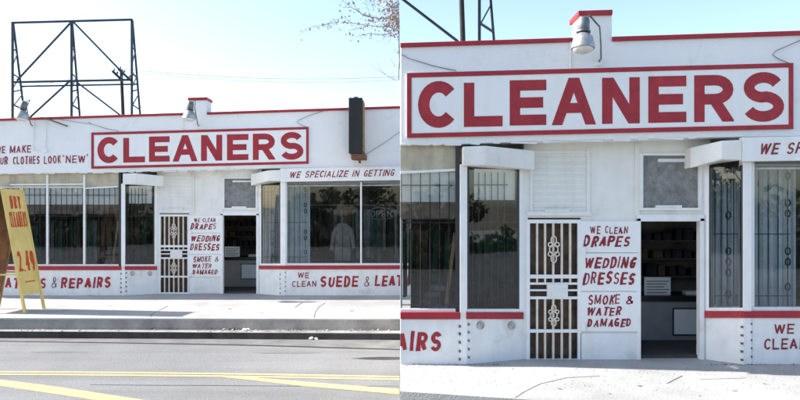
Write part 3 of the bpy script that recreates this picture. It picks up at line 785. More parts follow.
    defs = (('white service board reading WE CLEAN DRAPES, topmost beside the door of the %s shop', 221.2, 252.6,
             (('WE CLEAN', 590, 628, 233.6, 226.2, 1.25, .0, .05), ('DRAPES', 583, 631, 247.0, 236.2, 2.1, .012, .22))),
            ('white service board reading WEDDING DRESSES, middle one beside the door of the %s shop', 253.2, 291.2,
             (('WEDDING', 583.5, 637, 268.6, 257.6, 2.1, .012, .25), ('DRESSES', 582.5, 636, 284.6, 272.6, 2.1, .012, .2))),
            ('white service board reading SMOKE & WATER DAMAGED, lowest beside the door of the %s shop', 291.8, 331.6,
             (('SMOKE', 588, 621, 305.0, 295.0, 1.6, .02, .14), ('&', 626, 634, 304.0, 295.4, 1.2, 0, .1), ('WATER', 586, 622, 316.2, 307.6, 1.6, .012, .18), ('DAMAGED', 587, 632, 327.2, 318.8, 1.7, .014, .16))))
    for lab, ya, yb, lines in defs:
        (xa, y0), (xb, y1) = rp(580.4, ya), rp(639.6, yb)
        sg = thing('service_board', tuple(S.q((xa+xb)/2, y1, VR+0.02)), lab % nm, 'sign', 'painted service boards by the shop doors')
        mb = MB(); S.rect(mb, xa, xb, y0, y1, VR+0.028, VR+0.002); mb.build('board', BOARD, sg, 0.004)
        mb = MB()
        for s_, x0, x1, b_, t_, th, sl, sh in lines:
            a0, a1 = rp(x0, b_); c0, c1 = rp(x1, t_)
            S.paint(mb, line_of_text(s_, a0, c0, a1, c1, th/1.785, sl, sh, 0.3, 0.07), VR+0.030)
        mb.build('lettering', MAROON, sg)
    # plain panel under the boards
    mb = MB(); (xa, y0), (xb, y1) = rp(580.4, 333.2), rp(639.6, 361); S.rect(mb, xa, xb, y0, y1, VR+0.02, VR+0.001); part('kick_panel', mb, WBASE, None, 0.004)
    # painted slogan on the wall, farther shop only
    if not near:
        mb = MB()
        S.paint(mb, line_of_text('WE', -4.4, 5.2, 153.6, 146.4, 1.2, 0.020, 0.02, 0.12, 0.03), 0.0025)
        S.paint(mb, line_of_text('MAKE', 9.6, 31.0, 153.2, 145.8, 1.2, 0.020, 0.02, 0.12, 0.03), 0.0025)
        S.paint(mb, line_of_text('YOUR', -9.6, 8.0, 165.0, 157.2, 1.15, 0.022, 0.02, 0.12, 0.03), 0.0025)
        S.paint(mb, line_of_text('CLOTHES', 12.8, 39.6, 164.4, 156.6, 1.15, 0.022, 0.02, 0.12, 0.03), 0.0025)
        S.paint(mb, line_of_text('LOOK', 43.8, 61.0, 163.8, 156.0, 1.15, 0.022, 0.02, 0.12, 0.03), 0.0025)
        S.paint(mb, line_of_text('"', 62.2, 64.6, 163.2, 154.8, 0.5, 0, 0.02, 0.1), 0.0025)
        S.paint(mb, line_of_text('NEW', 65.6, 85.4, 163.0, 155.2, 1.2, 0.022, 0.02, 0.12, 0.03), 0.0025)
        S.paint(mb, line_of_text('"', 86.2, 88.8, 162.6, 153.8, 0.5, 0, 0.02, 0.1), 0.0025)
        part('lettering', mb, MAROON, wall)
    # ---- conduits and cables
    mb = MB()
    if not near:
        S.hand(mb, [(33.4, 119), (33.2, 150.6), (44, 150.8)], 0.010, 0.015)
        S.hand(mb, [(46, 117.5), (45.6, 149)], 0.010, 0.015)
        c = S.q(44.6, 150.5, 0.02); mb.box(c.x-0.05, c.x+0.05, c.y-0.025, c.y+0.02, c.z-0.05, c.z+0.05)
    S.hand(mb, [(183.2, 113), (183.0, 131)], 0.012, 0.015)
    part('conduit', mb, WPAINT, wall)
    mb = MB()
    S.hand(mb, [(88, 122), (92, 124.2), (106, 128.5), (113, 130.0), (119, 131.2)], 0.006, 0.02)
    S.hand(mb, [(325, 110.5), (312, 114.5), (299, 120), (296.8, 122.2), (300, 124.5), (306, 127)], 0.007, 0.03)
    S.hand(mb, [(401, 131), (383, 144), (364, 155.5)], 0.006, 0.03)
    if not near: S.hand(mb, [(52, 118), (70, 121), (92, 124.2)], 0.005, 0.02)
    part('wall_cable', mb, DWIRE, wall)
    if not near:
        mb = MB(); S.hand(mb, [(41, 117.3, 0.06), (47, 118.6, 0.06), (67.5, 126.2, 0.06)], 0.018)
        o = mb.build('rusty_rod', RUST); tag(o, 'rusty iron rod slanting across the parapet left of the CLEANERS board', 'rod')
    # ---- flood lamps
    def lamp(x, y0, tilt, label):
        c = S.q(x, y0, 0.34)
        lp = thing('flood_lamp', tuple(S.q(x, y0+20, 0.3)), label, 'lamp', 'flood lamps on the parapets')
        k = 0.0257*(0.56 if near else 1.0)*1.785/(1.785 if not near else 1.0) if False else 0.0252
        ax = Vector((tilt, -0.10, -1)).normalized()
        mb = MB(); mb.lathe(c, ax, [(0, .03), (.02, .07), (.06, .085), (.17, .085), (.20, .07), (.205, .1), (.225, .1), (.23, .05)], 14); mb.build('socket', GREYC, lp, 0, True)
        o2 = c+ax*0.225
        mb = MB(); mb.lathe(o2, ax, [(0, .05), (.03, .09), (.07, .13), (.16, .155), (.23, .16), (.235, .15)], 18); mb.build('bell_shade', GALV, lp, 0, True)
        mb = MB(); mb.lathe(o2+ax*0.232, ax, [(0, .145), (.03, .125), (.055, .07), (.06, .02)], 16); mb.build('lens', LENS, lp, 0, True)
        w0 = S.q(x+8.5, y0+25, 0.0)
        mb = MB(); mb.tube([w0, w0+Vector((0, -0.10, 0.02)), w0+Vector((-.02, -0.16, 0.2)), w0+Vector((-.05, -0.2, 0.45)), c+Vector((.1, .06, .04)), c+ax*0.05], 0.014, None, 8); mb.build('arm', GREYC, lp, 0, True)
        mb = MB(); mb.box(w0.x-.05, w0.x+.05, w0.y-.02, w0.y-0.001, w0.z-.06, w0.z+.06); mb.build('wall_plate', WPAINT, lp, 0.004)
    lamp(190.6, 101.2, -0.05, 'dull metal flood lamp before the small parapet pier of the %s shop' % nm)
    if not near:
        lamp(24.6, 101.0, -0.12, 'flood lamp over the slogan at the left end of the farther parapet')
        # black projecting box sign
        bs = thing('box_sign', tuple(S.q(356, 156, 0.5)), 'tall black box sign projecting from the parapet at right', 'sign')
        f0 = S.q(348.6, 97.6, 0.75); f1 = S.q(362.4, 153.2, 0.75)
        mb = MB(); mb.box(f0.x, f1.x, Y0-0.75, Y0-0.12, f1.z, f0.z); mb.build('case', BLACK, bs, 0.012)
        mb = MB(); mb.box(f1.x+0.002, f1.x+0.03, Y0-0.70, Y0-0.16, f1.z+0.05, f0.z-0.06); mb.build('side_panel', WOOD, bs, 0.004)
        mb = MB(); mb.box(f0.x+0.05, f1.x+0.08, Y0-0.70, Y0-0.05, f1.z-0.13, f1.z-0.002); mb.tube([(f0.x+.25, Y0-.6, f1.z-.12), (f0.x+.27, Y0-.6, f1.z-.24)], 0.03); mb.build('bottom_bracket', RUST, bs, 0.01)
        mb = MB(); mb.box(f0.x+.12, f1.x-.12, Y0-.6, Y0-.3, f0.z, f0.z+.05); mb.tube([(f0.x+.05, Y0-.12, f1.z+.3), (f0.x+.05, Y0, f1.z+.3)], .03); mb.tube([(f0.x+.05, Y0-.12, f0.z-.5), (f0.x+.05, Y0, f0.z-.5)], .03); mb.build('top_plug', GREYC, bs)
    # ---- roof-top billboard frame
    vf, vk = -5.0, -5.8
    if near: vf, vk = -2.4, -2.9
    bf = thing('billboard_frame', (S.q(100, 110, vf).x, Y0-vf, zw-0.4),
               ('end part of a bare steel billboard frame on the nearer roof' if near else 'bare steel billboard frame of posts and diagonals standing on the farther roof'), 'billboard frame')
    def member(name, pts, w=0.075, drop=None):
        mb = MB(); pts = list(pts)
        if near:
            xm = S.inv(400.6, 0)[0]
            (ax, ay, av), (bx, by, bv) = pts
            if ax < xm and bx < xm: return
            if ax < xm: k = (xm-ax)/(bx-ax); pts[0] = (xm, ay+k*(by-ay), av+k*(bv-av))
            if bx < xm: k = (xm-bx)/(ax-bx); pts[1] = (xm, by+k*(ay-by), bv+k*(av-bv))
        a, b = [S.q(*p) for p in pts]
        if drop: b = a+(b-a)*((a.z-(zw-0.4))/(a.z-b.z))
        mb.bar(a, b, w); mb.build(name, STEEL, bf)
    k = 1.0
    W = 0.062 if not near else 0.052
    for x, y0, x2 in ((12.6, 22, 24.2), (71.6, 21, 79.5), (131.9, 19.6, 140)):
        member('post', [(x, y0, vf), (x, 116, vf)], W, True)
        member('back_leg', [(x+0.6, y0+1, vf-0.06), (x2, 113, vk)], W*0.85, True)
        for i, f_ in enumerate((0.35, 0.6, 0.80, 0.94)):
            yy = y0+(113-y0)*f_
            member('rung', [(x, yy-3, vf), (x+0.6+(x2-x-0.6)*f_, yy+(2 if i % 2 else -5), vf+(vk-vf)*f_)], W*0.7)
            if i < 3: member('rung', [(x+0.6+(x2-x-0.6)*f_, yy, vf+(vk-vf)*f_), (x, yy+12, vf)], W*0.5)
    vv = vf+0.07
    member('beam', [(12, 22.8, vv), (132.4, 19.6, vv)], W)
    member('beam', [(14, 82.2, vv), (131, 79.8, vv)], W*1.05)
    member('beam', [(21, 86.4, vf-0.4), (137.6, 84.2, vf-0.4)], W*0.8)
    member('diagonal', [(17, 80.5, vv+.05), (71.4, 22, vv+.05)], W*0.8)
    member('diagonal', [(73.4, 22, vv+.05), (129.6, 80, vv+.05)], W*0.85)
    member('diagonal', [(70, 80.8, vv+.05), (26, 121, vv+.05)], W*0.8)
    member('diagonal', [(75, 80.8, vv+.05), (120, 115, vv+.05)], W*0.8)
    # ---- utility pole behind
    if near: py = 14.6; sx, sy = S.px(122.6, 113); tx, ty = S.px(121.2, 69.5)
    else: py = 34.0; sx, sy = 123.0, 113; tx, ty = 121.2, 69.5
    b0 = at(sx, sy, py); t0 = at(tx, ty, py); low = Vector((b0.x, py, -0.3))
    up = thing('utility_pole', (low.x, py, 0), 'dark timber utility pole rising behind the parapet of the %s shop' % nm, 'utility pole')
    r = 0.085 if not near else 0.058
    mb = MB(); mb.tube([low, b0, t0], r*1.15, r*0.9, 10); mb.build('pole', POLEM, up, 0, True)
    for (xa, ya), (xb, yb) in (((112.6, 71.2), (122.8, 81)), ((118.6, 69.2), (131, 80.6))):
        if near: (xa, ya), (xb, yb) = S.px(xa, ya), S.px(xb, yb)
        a = at(xa, ya, py-0.12); c = at(xb, yb, py-0.12)
        mb = MB(); mb.bar(a, c, 0.11 if not near else .08); mb.build('crossarm', POLEM, up)
        for f_ in (0.08, 0.4, 0.85):
            p = a+(c-a)*f_; mb = MB(); mb.lathe(p, (0.3, 0, 1), [(0, .03), (.12, .05), (.16, .045), (.2, .02)], 8); mb.build('insulator', GREYC, up, 0, True)
    return S

SA = build_shop(False)
SB = build_shop(True)

# ------------------------------------------------------------------ overhead wires behind the farther shop
def wire(pts, Y, r, label):
    P3 = [at(x, y, Y) for x, y in pts]; mb = MB(); mb.tube(P3, r, None, 5)
    tag(mb.build('overhead_wire', WIREM), label, 'wire', 'overhead wires')
def sagline(x0, y0, x1, y1, sag, n=14): return [(x0+(x1-x0)*i/n, y0+(y1-y0)*i/n+sag*4*(i/n)*(1-i/n)) for i in range(n+1)]
wire(sagline(121, 68.5, 440, 74, 7.5), 34, 0.014, 'thin upper wire sagging across the sky right of the utility pole')
wire(sagline(121, 71, 440, 77, 8), 34, 0.011, 'thin lower wire sagging across the sky right of the utility pole')
wire(sagline(-60, 96, 121, 68.5, 4), 34, 0.011, 'thin wire crossing the sky behind the billboard frame left of the pole')

# ------------------------------------------------------------------ tree between the two shops, reaching into the sky
rnd = random.Random(21)
TY = 15.6
tree = thing('street_tree', (at(418, 200, TY).x, TY, 0), 'bare twigged tree with sparse russet leaves reaching in at the top of the wide view', 'tree')
mb = MB(); mb.tube([Vector((at(418, 200, TY).x, TY, -0.05)), at(418, 230, TY), at(414, 160, TY), at(407, 100, TY), at(400.5, 66, TY)], 0.11, 0.028, 8)
mb.tube([at(400.8, 70, TY), at(399.4, 55, TY), at(398.9, 42, TY), at(399.0, 28, TY), at(398.6, 12, TY), at(397.8, -8, TY), at(392, -30, TY)], 0.022, 0.010, 6)
mb.build('trunk', BARK, tree, 0, True)
tb = MB(); leafpts = []
def twig(pts, r0, Y, leaves, sub=True):
    P3 = [at(x, y, Y+i*0.08) for i, (x, y) in enumerate(pts)]
    tb.tube(P3, r0, 0.004, 5)
    for i in range(len(pts)-1):
        (x0, y0), (x1, y1) = pts[i], pts[i+1]
        nl = int(leaves*math.hypot(x1-x0, y1-y0)*0.7)
        for _ in range(nl):
            f = rnd.random()
            leafpts.append((x0+(x1-x0)*f+rnd.gauss(0, 2.2), y0+(y1-y0)*f+rnd.gauss(0.8, 2.2), Y+rnd.uniform(-.3, .4)))
        if sub and rnd.random() < 0.85:
            a = math.atan2(y1-y0, x1-x0)+rnd.choice((-.6, .6)); l = rnd.uniform(5, 10)
            xe, ye = x1+l*math.cos(a), y1+l*math.sin(a)
            if xe < 398.5:
                tb.tube([at(x1, y1, Y+i*.08), at((x1+xe)/2, (y1+ye)/2+.5, Y+.1), at(xe, ye, Y+.1)], r0*0.4, 0.003, 4)
                for _ in range(int(l*leaves*0.3)): leafpts.append((xe+rnd.gauss(0, 3), ye+rnd.gauss(0, 2.5), Y+rnd.uniform(-.2, .3)))
twig([(397.6, 18), (388, 18.5), (375, 18), (362, 14), (351, 7), (343, 1), (338, -6)], 0.016, TY, 0.55)
twig([(397.4, 30), (389, 27), (378, 26.5), (366, 25), (352, 23), (338, 22), (324, 24.5), (310, 27.5), (306, 28.5)], 0.014, TY-0.2, 1.15)
twig([(375, 18), (364, 15.8), (356, 9), (352, 0), (350, -6)], 0.010, TY+0.2, 0.4)
twig([(397.4, 12), (391, 6), (384, 0), (378, -8)], 0.012, TY, 1.5)
twig([(397.6, 24), (392, 10), (388, -3)], 0.010, TY+.3, 2.0)
twig([(397.8, 34), (390, 33), (380, 35), (370, 33), (356, 37)], 0.009, TY+.2, 1.1)
twig([(399.4, 60), (398.6, 80), (394, 79.5), (386, 75), (379, 68.5), (377.6, 62)], 0.013, TY, 0.02, False)
twig([(386, 75), (378, 70.5), (371, 65)], 0.006, TY, 0, False)
twig([(394, 79.5), (392, 74), (390.6, 71)], 0.006, TY, 0, False)
twig([(399.2, 68), (395, 66), (391, 60), (389.8, 57)], 0.008, TY, 0.0, False)
twig([(398.6, 54), (396, 51.5), (395, 47)], 0.006, TY, 0.8, False)
for pts in ([(398.4, 8), (392, 2), (386, -4)], [(398.6, 20), (391, 15), (383, 6), (379, -3)], [(398.4, 28), (390, 22), (379, 21), (370, 14), (366, 4)], [(398.6, 33), (392, 36), (384, 38)], [(388, 18.5), (380, 10), (372, 4), (368, -4)], [(366, 25), (356, 29), (346, 31)], [(352, 23), (344, 18), (336, 19)]):
    twig(pts, 0.007, TY+rnd.uniform(-.3, .3), 1.2)
tb.build('branches', BARK, tree)
for _ in range(420): leafpts.append((399-abs(rnd.gauss(0, 9)), rnd.triangular(-6, 39, 22), TY+rnd.uniform(-.4, .5)))
lb = MB()
for x, y, Y in leafpts:
    if x > 398.9: x = 398.9-rnd.random()*4
    c = at(x, y, Y); l = rnd.uniform(.022, .055); w = l*rnd.uniform(.35, .6)
    u = Vector((rnd.gauss(0, 1), rnd.gauss(0, 1), rnd.gauss(0, 1))).normalized(); t = u.cross(Vector((rnd.gauss(0, 1), rnd.gauss(0, 1), rnd.gauss(0, 1)))).normalized()
    lb.face([c-u*l, c+t*w, c+u*l, c-t*w])
lv = lb.build('leaves', LEAFR, tree)

# ------------------------------------------------------------------ ground
ZL, ZR = -0.225, -0.355
pe0 = ground(0, 318, 0); pe1 = ground(400, 319, 0)
def ext(a, b, X): k = (X-a.x)/(b.x-a.x); return (X, a.y+k*(b.y-a.y))
XG = 0.004
mb = MB()
mb.slab([ext(pe0, pe1, -60), ext(pe0, pe1, XG), (XG, 8.16), (1.55, 7.80), (5.0, 7.55), (60, 7.2), (60, 60), (-60, 60)], 0.0, -0.6)
struct('sidewalk', mb, CONC)
# a darker face to the tall step
mb = MB(); a = ext(pe0, pe1, -60); b = ext(pe0, pe1, XG)
mb.prism([(a[0], a[1]-0.014, -0.02), (b[0], b[1]-0.014, -0.02), (b[0], b[1]-0.014, -0.6), (a[0], a[1]-0.014, -0.6)], [(a[0], a[1]-.002, -0.02), (b[0], b[1]-.002, -0.02), (b[0], b[1]-.002, -0.6), (a[0], a[1]-.002, -0.6)])
struct('step_face', mb, KERBC)
q0 = ground(0, 331.4, ZL); q1 = ground(400, 333.2, ZL)
mb = MB(); mb.slab([ext(q0, q1, -60), ext(q0, q1, XG), (b[0], b[1]-0.018), (a[0], a[1]-0.018)], ZL, -0.6)
struct('kerb', mb, KERBC)
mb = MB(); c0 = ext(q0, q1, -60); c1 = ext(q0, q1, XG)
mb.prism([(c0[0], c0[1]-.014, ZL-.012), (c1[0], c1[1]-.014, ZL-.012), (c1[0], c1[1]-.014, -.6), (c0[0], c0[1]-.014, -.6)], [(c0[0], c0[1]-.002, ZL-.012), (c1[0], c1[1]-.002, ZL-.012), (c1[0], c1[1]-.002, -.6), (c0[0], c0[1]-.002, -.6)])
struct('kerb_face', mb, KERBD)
mb = MB(); mb.slab([(-60, -7), (60, -7), (60, 20), (-60, 20)], ZR, -0.9); struct('road', mb, ASPH)
mb = MB(); mb.slab([(-60, -30), (60, -30), (60, -7.004), (-60, -7.004)], ZR+0.13, -0.9); struct('far_sidewalk', mb, CONC)
mb = MB(); mb.slab([(-4000, -4000), (4000, -4000), (4000, 4000), (-4000, 4000)], -0.95, -1.2); struct('ground', mb, EARTH)
def road_poly(name, pts, m, z=0.004):
    mb = MB(); mb.slab([tuple(ground(x, y, ZR))[:2] for x, y in pts], ZR+z, ZR+0.0008); return struct(name, mb, m)
def band(xs, top, bot, wob=0.0):
    r_ = random.Random(5)
    return [(x, y+r_.uniform(-wob, wob)) for x, y in zip(xs, top)]+[(x, y+r_.uniform(-wob, wob)) for x, y in reversed(list(zip(xs, bot)))]
xs = [-120, -60, 0, 60, 130, 200, 270, 340, 399.6]
road_poly('gutter_pan', band(xs, [336, 337, 338, 338.3, 338.7, 339, 339.6, 340.2, 340.8], [339, 340, 341, 341.8, 342.8, 343.8, 345.6, 347.6, 349.2], 0.06), GUTTER, 0.003)
road_poly('tar_seam', band(xs, [339, 340, 341, 341.8, 342.8, 343.8, 345.6, 347.6, 349.2], [339.7, 340.7, 341.7, 342.5, 343.6, 344.7, 346.4, 348.4, 350.0], 0.12), TAR, 0.006)
road_poly('yellow_line', band(xs, [370.8, 371.0, 371.3, 371.6, 372.2, 373.0, 374.0, 375.2, 376.4], [372.3, 372.5, 372.8, 373.1, 373.7, 374.5, 375.5, 376.7, 377.9], 0.05), YLINE, 0.005)
road_poly('yellow_line', band(xs, [373.2, 373.4, 373.7, 374.0, 374.6, 375.4, 376.4, 377.6, 378.8], [374.8, 375.0, 375.3, 375.6, 376.2, 377.0, 378.0, 379.2, 380.4], 0.05), YLINE, 0.005)
road_poly('yellow_line', [(-90, 369.5), (0, 379.8), (60, 387.4), (140, 399.8), (200, 409), (180, 412), (100, 401), (60, 395), (0, 386.2), (-90, 373.6)], YLINE, 0.007)
road_poly('yellow_line', [(214, 376.6), (240, 376.8), (300, 381.8), (399.6, 389.6), (399.6, 394.8), (300, 386.2), (250, 380.4)], YLINE, 0.0086)
road_poly('painted_shadow', [(352, 358.6), (366, 357.4), (382, 357.0), (399.6, 357.2), (399.6, 359.6), (384, 360.0), (368, 359.6)], ROADSH, 0.003)  # cast shadow streak laid on the road as a dark patch
road_poly('road_crack', band([90, 140, 200, 260, 330, 399], [384.6, 385.0, 385.2, 385.6, 386.2, 386], [385.0, 385.3, 385.6, 385.9, 386.6, 386.3], 0.25), TAR, 0.003)
def blot(x, y, z, rx, ry, m, name, seed, lift):
    r_ = random.Random(seed); c = ground(x, y, z); mb = MB(); n = 18
    mb.slab([(c.x+math.cos(i*2*math.pi/n)*rx*r_.uniform(.65, 1.15), c.y+math.sin(i*2*math.pi/n)*ry*r_.uniform(.65, 1.15)) for i in range(n)], z+lift, z+0.0006); struct(name, mb, m)
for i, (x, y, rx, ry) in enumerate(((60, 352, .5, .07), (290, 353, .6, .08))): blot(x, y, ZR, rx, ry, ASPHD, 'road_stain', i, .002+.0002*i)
for i, (x, y, r_) in enumerate(((230, 309, .05), (262, 313, .04), (110, 306, .05), (352, 311, .06), (200, 306, .035), (560, 389, .03), (640, 386, .035), (735, 391, .03), (610, 394, .022), (765, 384, .03), (700, 396, .02))): blot(x, y, 0, r_, r_, CRACK, 'gum_spot', 40+i, .0016)
def crack(pts, w, name='pavement_crack', near=False):
    P3 = [ground(x, y, 0) for x, y in pts]; mb = MB()
    for i, (p, q) in enumerate(zip(P3[:-1], P3[1:])):
        d = (q-p); n = Vector((-d.y, d.x, 0)).normalized()*w*(0.7+0.6*random.random())
        mb.slab([(p.x-n.x, p.y-n.y), (q.x-n.x, q.y-n.y), (q.x+n.x, q.y+n.y), (p.x+n.x, p.y+n.y)], 0.003+0.0005*i, 0.0006)
    struct(name, mb, CRACK)
crack([(150, 317.4), (152.6, 313.6), (160, 310), (168, 306)], 0.007)
crack([(314, 318.2), (315.4, 312), (319, 307), (325, 303)], 0.008)
crack([(295, 307.4), (299, 304.6), (302, 302.8)], 0.014)
crack([(515, 398), (524, 392), (540, 384), (566, 378), (600, 376)], 0.006)
crack([(667, 383.6), (674, 380), (682, 376)], 0.011)
crack([(700, 379.4), (720, 379.0), (746, 378.2)], 0.005)
# litter by the kerb
rnd = random.Random(4); lb = MB()
for cx, cy, sx, sy, n in ((232, 327, 7, 1.2, 120), (160, 326.8, 14, 0.8, 110), (300, 328.6, 60, 0.6, 80), (262, 333, 40, 1.5, 40), (60, 329, 50, 0.8, 50)):
    for _ in range(n):
        x, y = cx+rnd.gauss(0, sx), min(cy+rnd.gauss(0, sy)*0.4+2.4, 331.6)
        if x > 396: continue
        c = ground(x, max(y, 329.2), ZL)+Vector((0, 0, rnd.uniform(.004, .035))); l = rnd.uniform(.015, .045)
        u = Vector((rnd.gauss(0, 1), rnd.gauss(0, 1), rnd.gauss(0, .4))).normalized(); t = u.cross(Vector((rnd.gauss(0, .3), rnd.gauss(0, .3), 1))).normalized()
        lb.face([c-u*l, c+t*l*.5, c+u*l, c-t*l*.5])
gb = MB()
for Yw, xa, xb in ((17.0, -11, 0.5), (9.55, 0.05, 6.5)):
    rec = (17.0, -6.3, -3.6) if Yw > 12 else (9.55, 1.55, 4.45)
    for _ in range(900):
        x = rnd.uniform(xa, xb)
        if rec[1] < x < rec[2]: continue
        c = Vector((x, Yw-abs(rnd.gauss(0, .035))-.002, rnd.uniform(.002, .012))); l = rnd.uniform(.003, .012)
        u = Vector((rnd.gauss(0, 1), rnd.gauss(0, .4), rnd.gauss(0, .3))).normalized(); t = u.cross(Vector((rnd.gauss(0, .3), rnd.gauss(0, .3), 1))).normalized()
        gb.face([c-u*l, c+t*l*.6, c+u*l, c-t*l*.6])
    for _ in range(500):
        x = rnd.uniform(xa, xb); c = Vector((x, Yw-rnd.uniform(.05, 1.4), .004)); l = rnd.uniform(.004, .014)
        u = Vector((rnd.gauss(0, 1), rnd.gauss(0, 1), 0)).normalized(); t = Vector((-u.y, u.x, 0))
        gb.face([c-u*l, c+t*l*.6, c+u*l, c-t*l*.6])
o = gb.build('grit', EARTH2); tag(o, 'dark grit gathered along the foot of the shop walls', 'grit', None, 'stuff')
o = lb.build('leaf_litter', LEAFR); tag(o, 'dry leaf litter gathered along the kerb', 'litter', None, 'stuff')
mb = MB()
for i, (x, y) in enumerate(((244, 330.2), (246, 330.4), (248.4, 330.1))):
    c = ground(x, y, ZL); mb.lathe(c+Vector((0, 0, 0.0)), (0.2*i-.2, .1, 1), [(0, .02), (.015, .045), (.03, .03), (.04, .01)], 7)
o = mb.build('crumpled_paper', PAPER); tag(o, 'crumpled white paper lying on the kerb ledge', 'litter')
mb = MB(); c = ground(316, 339.6, ZR+.003); mb.lathe(c, (.5, 0, 1), [(0, .02), (.012, .04), (.03, .03), (.04, .01)], 7); mb.lathe(c+Vector((-.09, .02, 0)), (-.3, .1, 1), [(0, .03), (.02, .05), (.04, .04), (.05, .02)], 7)
o = mb.build('crumpled_paper', PAPER); tag(o, 'crumpled white paper lying in the gutter', 'litter')

# ------------------------------------------------------------------ A-frame price sign
n0 = ground(26, 313, 0); f0 = ground(44, 309, 0)
tn = Vector((at(3.0, 189, n0.y).x, n0.y, at(3, 189, n0.y).z)); tf = tn+(f0-n0)
af = thing('sandwich_board', ((tn.x+tf.x)/2, (n0.y+f0.y)/2, 0), 'tall yellow sandwich board reading DRY CLEANERS 2.49 on the sidewalk', 'sandwich board')
nn = (f0-n0).cross(tn-n0).normalized()
if nn.x < 0: nn = -nn
def bp(s, t, off=0.0): return (n0+(f0-n0)*s)*(1-t)+(tn+(tf-tn)*s)*t+nn*off
mb = MB()
pts = [(0, .14), (1, .14), (1, 1), (0, 1)]
mb.prism([bp(s, t, 0) for s, t in pts], [bp(s, t, -0.025) for s, t in pts]); mb.build('front_board', YELLOW, af, 0.005)
fb = af.children[-1]
for s_ in (-0.03, 1.03): mb = MB(); mb.bar(bp(s_, 0, -.01), bp(s_, 1.01, -.01), 0.05, 0.055); mb.build('leg', YELLOW, af, 0.004)
mb = MB(); 
def board_text(st, s0, s1, t0, t1, th, mb):
    k = 0
    for strokes in line_of_text(st, s0*100, s1*100, 0, -(t1-t0)*500, th, 0.0, 0.03, 0.1, 0.02, gap=.14):
        for poly in strokes: mb.face([bp(x/100, t0-y/500, 0.0016+0.0004*(k % 8)) for x, y in poly])
        k += 1
board_text('DRY', .22, .80, .84, .945, 8, mb); board_text('CLEANERS', .05, .97, .69, .815, 6.0, mb)
board_text('2.49', .06, .97, .33, .495, 11, mb)
mb.build('lettering', ORED, fb)
mb = MB()
for i in range(9):
    s_ = .26+i*.06
    mb.face([bp(s_, .238, .002), bp(s_+.042, .238, .002), bp(s_+.042, .250, .002), bp(s_, .250, .002)])
mb.build('small_print', ORED, fb)
# back half
def bk(s, t, off=0.0):
    p = bp(s, t); top = bp(s, 1); return Vector((2*top.x-p.x-0.05-off, p.y, p.z))
mb = MB(); mb.prism([bk(s, t) for s, t in pts], [bk(s, t, 0.02) for s, t in pts]); mb.build('back_board', BROWNP, af, 0.004)
for s_ in (-0.03, 1.03): mb = MB(); mb.bar(bk(s_, 0), bk(s_, 1.0), 0.05, 0.055); mb.build('leg', WOOD, af, 0.004)
for s_ in (-0.03, 1.03): mb = MB(); mb.bar(bp(s_, .31, -.02), bk(s_, .31), 0.035); mb.build('cross_brace', YELLOW, af)

# ------------------------------------------------------------------ across the street (seen only as reflections in the shop glass)
def dark_tree(x, y, h, w, seed):
    r_ = random.Random(seed)
    t = thing('shade_tree', (x, y, ZR+.13), 'dark green shade tree across the street, mirrored in the shop windows', 'tree', 'shade trees across the street')
    mb = MB(); mb.tube([(x, y, ZR), (x+.1, y, h*.3), (x-.1, y+.1, h*.55)], .22, .1, 8)
    for i in range(6):
        a = r_.uniform(0, 6.28); mb.tube([(x, y, h*r_.uniform(.3, .5)), (x+w*.4*math.cos(a), y+w*.4*math.sin(a), h*.75)], .08, .02, 5)
    mb.build('trunk', BARK, t, 0, True)
    cl = [(Vector((x+r_.gauss(0, w*.33), y+r_.gauss(0, w*.33), h*r_.uniform(.14, .97))), r_.uniform(.5, 1.1)) for _ in range(16)]
    mb = MB()
    for _ in range(1300):
        c, rr = r_.choice(cl); d = Vector((r_.gauss(0, 1), r_.gauss(0, 1), r_.gauss(0, .8))).normalized()*rr*r_.uniform(.5, 1.1); p = c+d
        u = Vector((r_.gauss(0, 1), r_.gauss(0, 1), r_.gauss(0, 1))).normalized(); q = u.cross(Vector((r_.gauss(0, 1), r_.gauss(0, 1), r_.gauss(0, 1)))).normalized(); l = r_.uniform(.12, .24)
        mb.face([p-u*l, p+q*l*.6, p+u*l, p-q*l*.6])
    mb.build('crown', LEAFG, t)
r0_ = random.Random(3); x = -29
k = 0
while x < 22:
    dark_tree(x, -10.5+r0_.uniform(-1.2, 1.2), r0_.choice((2.6, 3.0, 3.4, 4.4, 6.0)), r0_.uniform(2.2, 4.0), 30+k); x += r0_.uniform(2.2, 4.6); k += 1
mb = MB(); r_ = random.Random(9)
for _ in range(7000):
    p_ = r_.uniform(-30, 24); p = Vector((p_, -7.5+r_.uniform(-.35, .35), ZR+.1+r_.uniform(0, 1.0)*(1+.35*math.sin(p_*1.7)+.2*math.sin(p_*4.1)))); l = r_.uniform(.1, .2)
    u = Vector((r_.gauss(0, 1), r_.gauss(0, 1), r_.gauss(0, 1))).normalized(); q = u.cross(Vector((r_.gauss(0, 1), r_.gauss(0, 1), r_.gauss(0, 1)))).normalized()
    mb.face([p-u*l, p+q*l*.6, p+u*l, p-q*l*.6])
mb.box(-30, 24, -7.7, -7.3, ZR+.13, ZR+.7)  # unseen hedge added to keep bright ground out of the window reflections
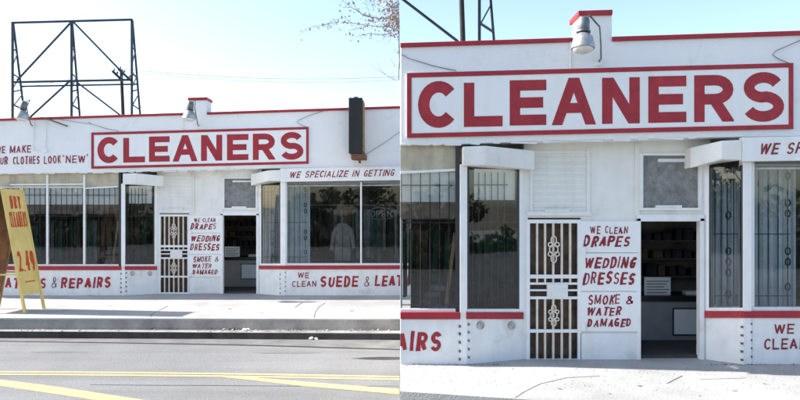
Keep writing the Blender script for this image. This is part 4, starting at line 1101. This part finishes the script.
tag(mb.build('added_hedge', LEAFG), 'long clipped green hedge added across the street to darken low window reflections', 'hedge')
hb = thing('added_wall', (-4, -15.9, ZR+.13), 'low tan rendered wall added across the street for the shop window reflections', 'wall')
mb = MB(); mb.box(-34, 26, -16.1, -15.8, ZR+.1, 1.6); mb.build('added_wall_body', TANW, hb)  # unseen wall added, kept low so sky reflects in the upper panes
mb = MB(); mb.box(-34.1, 26.1, -16.2, -15.7, 1.602, 1.72); mb.build('added_wall_cap', CONC, hb)

# ------------------------------------------------------------------ light
sun_dir = Vector((-1.5, 0.17, 1.0)).normalized()               # towards the sun
elev = math.asin(sun_dir.z); az = math.atan2(sun_dir.x, sun_dir.y)
w = bpy.data.worlds.new("World"); sc.world = w; w.use_nodes = True
nt = w.node_tree; nt.nodes.clear()
out = nt.nodes.new('ShaderNodeOutputWorld'); bg = nt.nodes.new('ShaderNodeBackground'); sky = nt.nodes.new('ShaderNodeTexSky')
sky.sky_type = 'NISHITA'; sky.sun_disc = False; sky.sun_elevation = elev; sky.sun_rotation = az
sky.air_density = 1.0; sky.dust_density = 1.5; sky.ozone_density = 1.0
bg.inputs['Strength'].default_value = 0.14
nt.links.new(sky.outputs[0], bg.inputs[0]); nt.links.new(bg.outputs[0], out.inputs[0])
sl = bpy.data.lights.new('sun', 'SUN'); sl.energy = 5.0; sl.angle = R(0.5); sl.color = (1.0, 0.965, 0.91)
so = bpy.data.objects.new('sun', sl); COL.objects.link(so); so.rotation_euler = sun_dir.to_track_quat('Z', 'Y').to_euler(); so.location = (-20, 5, 20)

# ------------------------------------------------------------------ camera
cam = bpy.data.cameras.new('camera'); co = bpy.data.objects.new('camera', cam); COL.objects.link(co)
co.location = (0, 0, EYE); co.rotation_euler = (R(90), 0, 0)
cam.sensor_width = 36; cam.lens = F/800*36; cam.shift_y = (HY-200)/800
cam.clip_start = 0.1; cam.clip_end = 9000
sc.camera = co
vs = sc.view_settings; vs.view_transform = 'Standard'; vs.look = 'None'; vs.gamma = 1; vs.use_curve_mapping = False
vs.exposure = 1.3
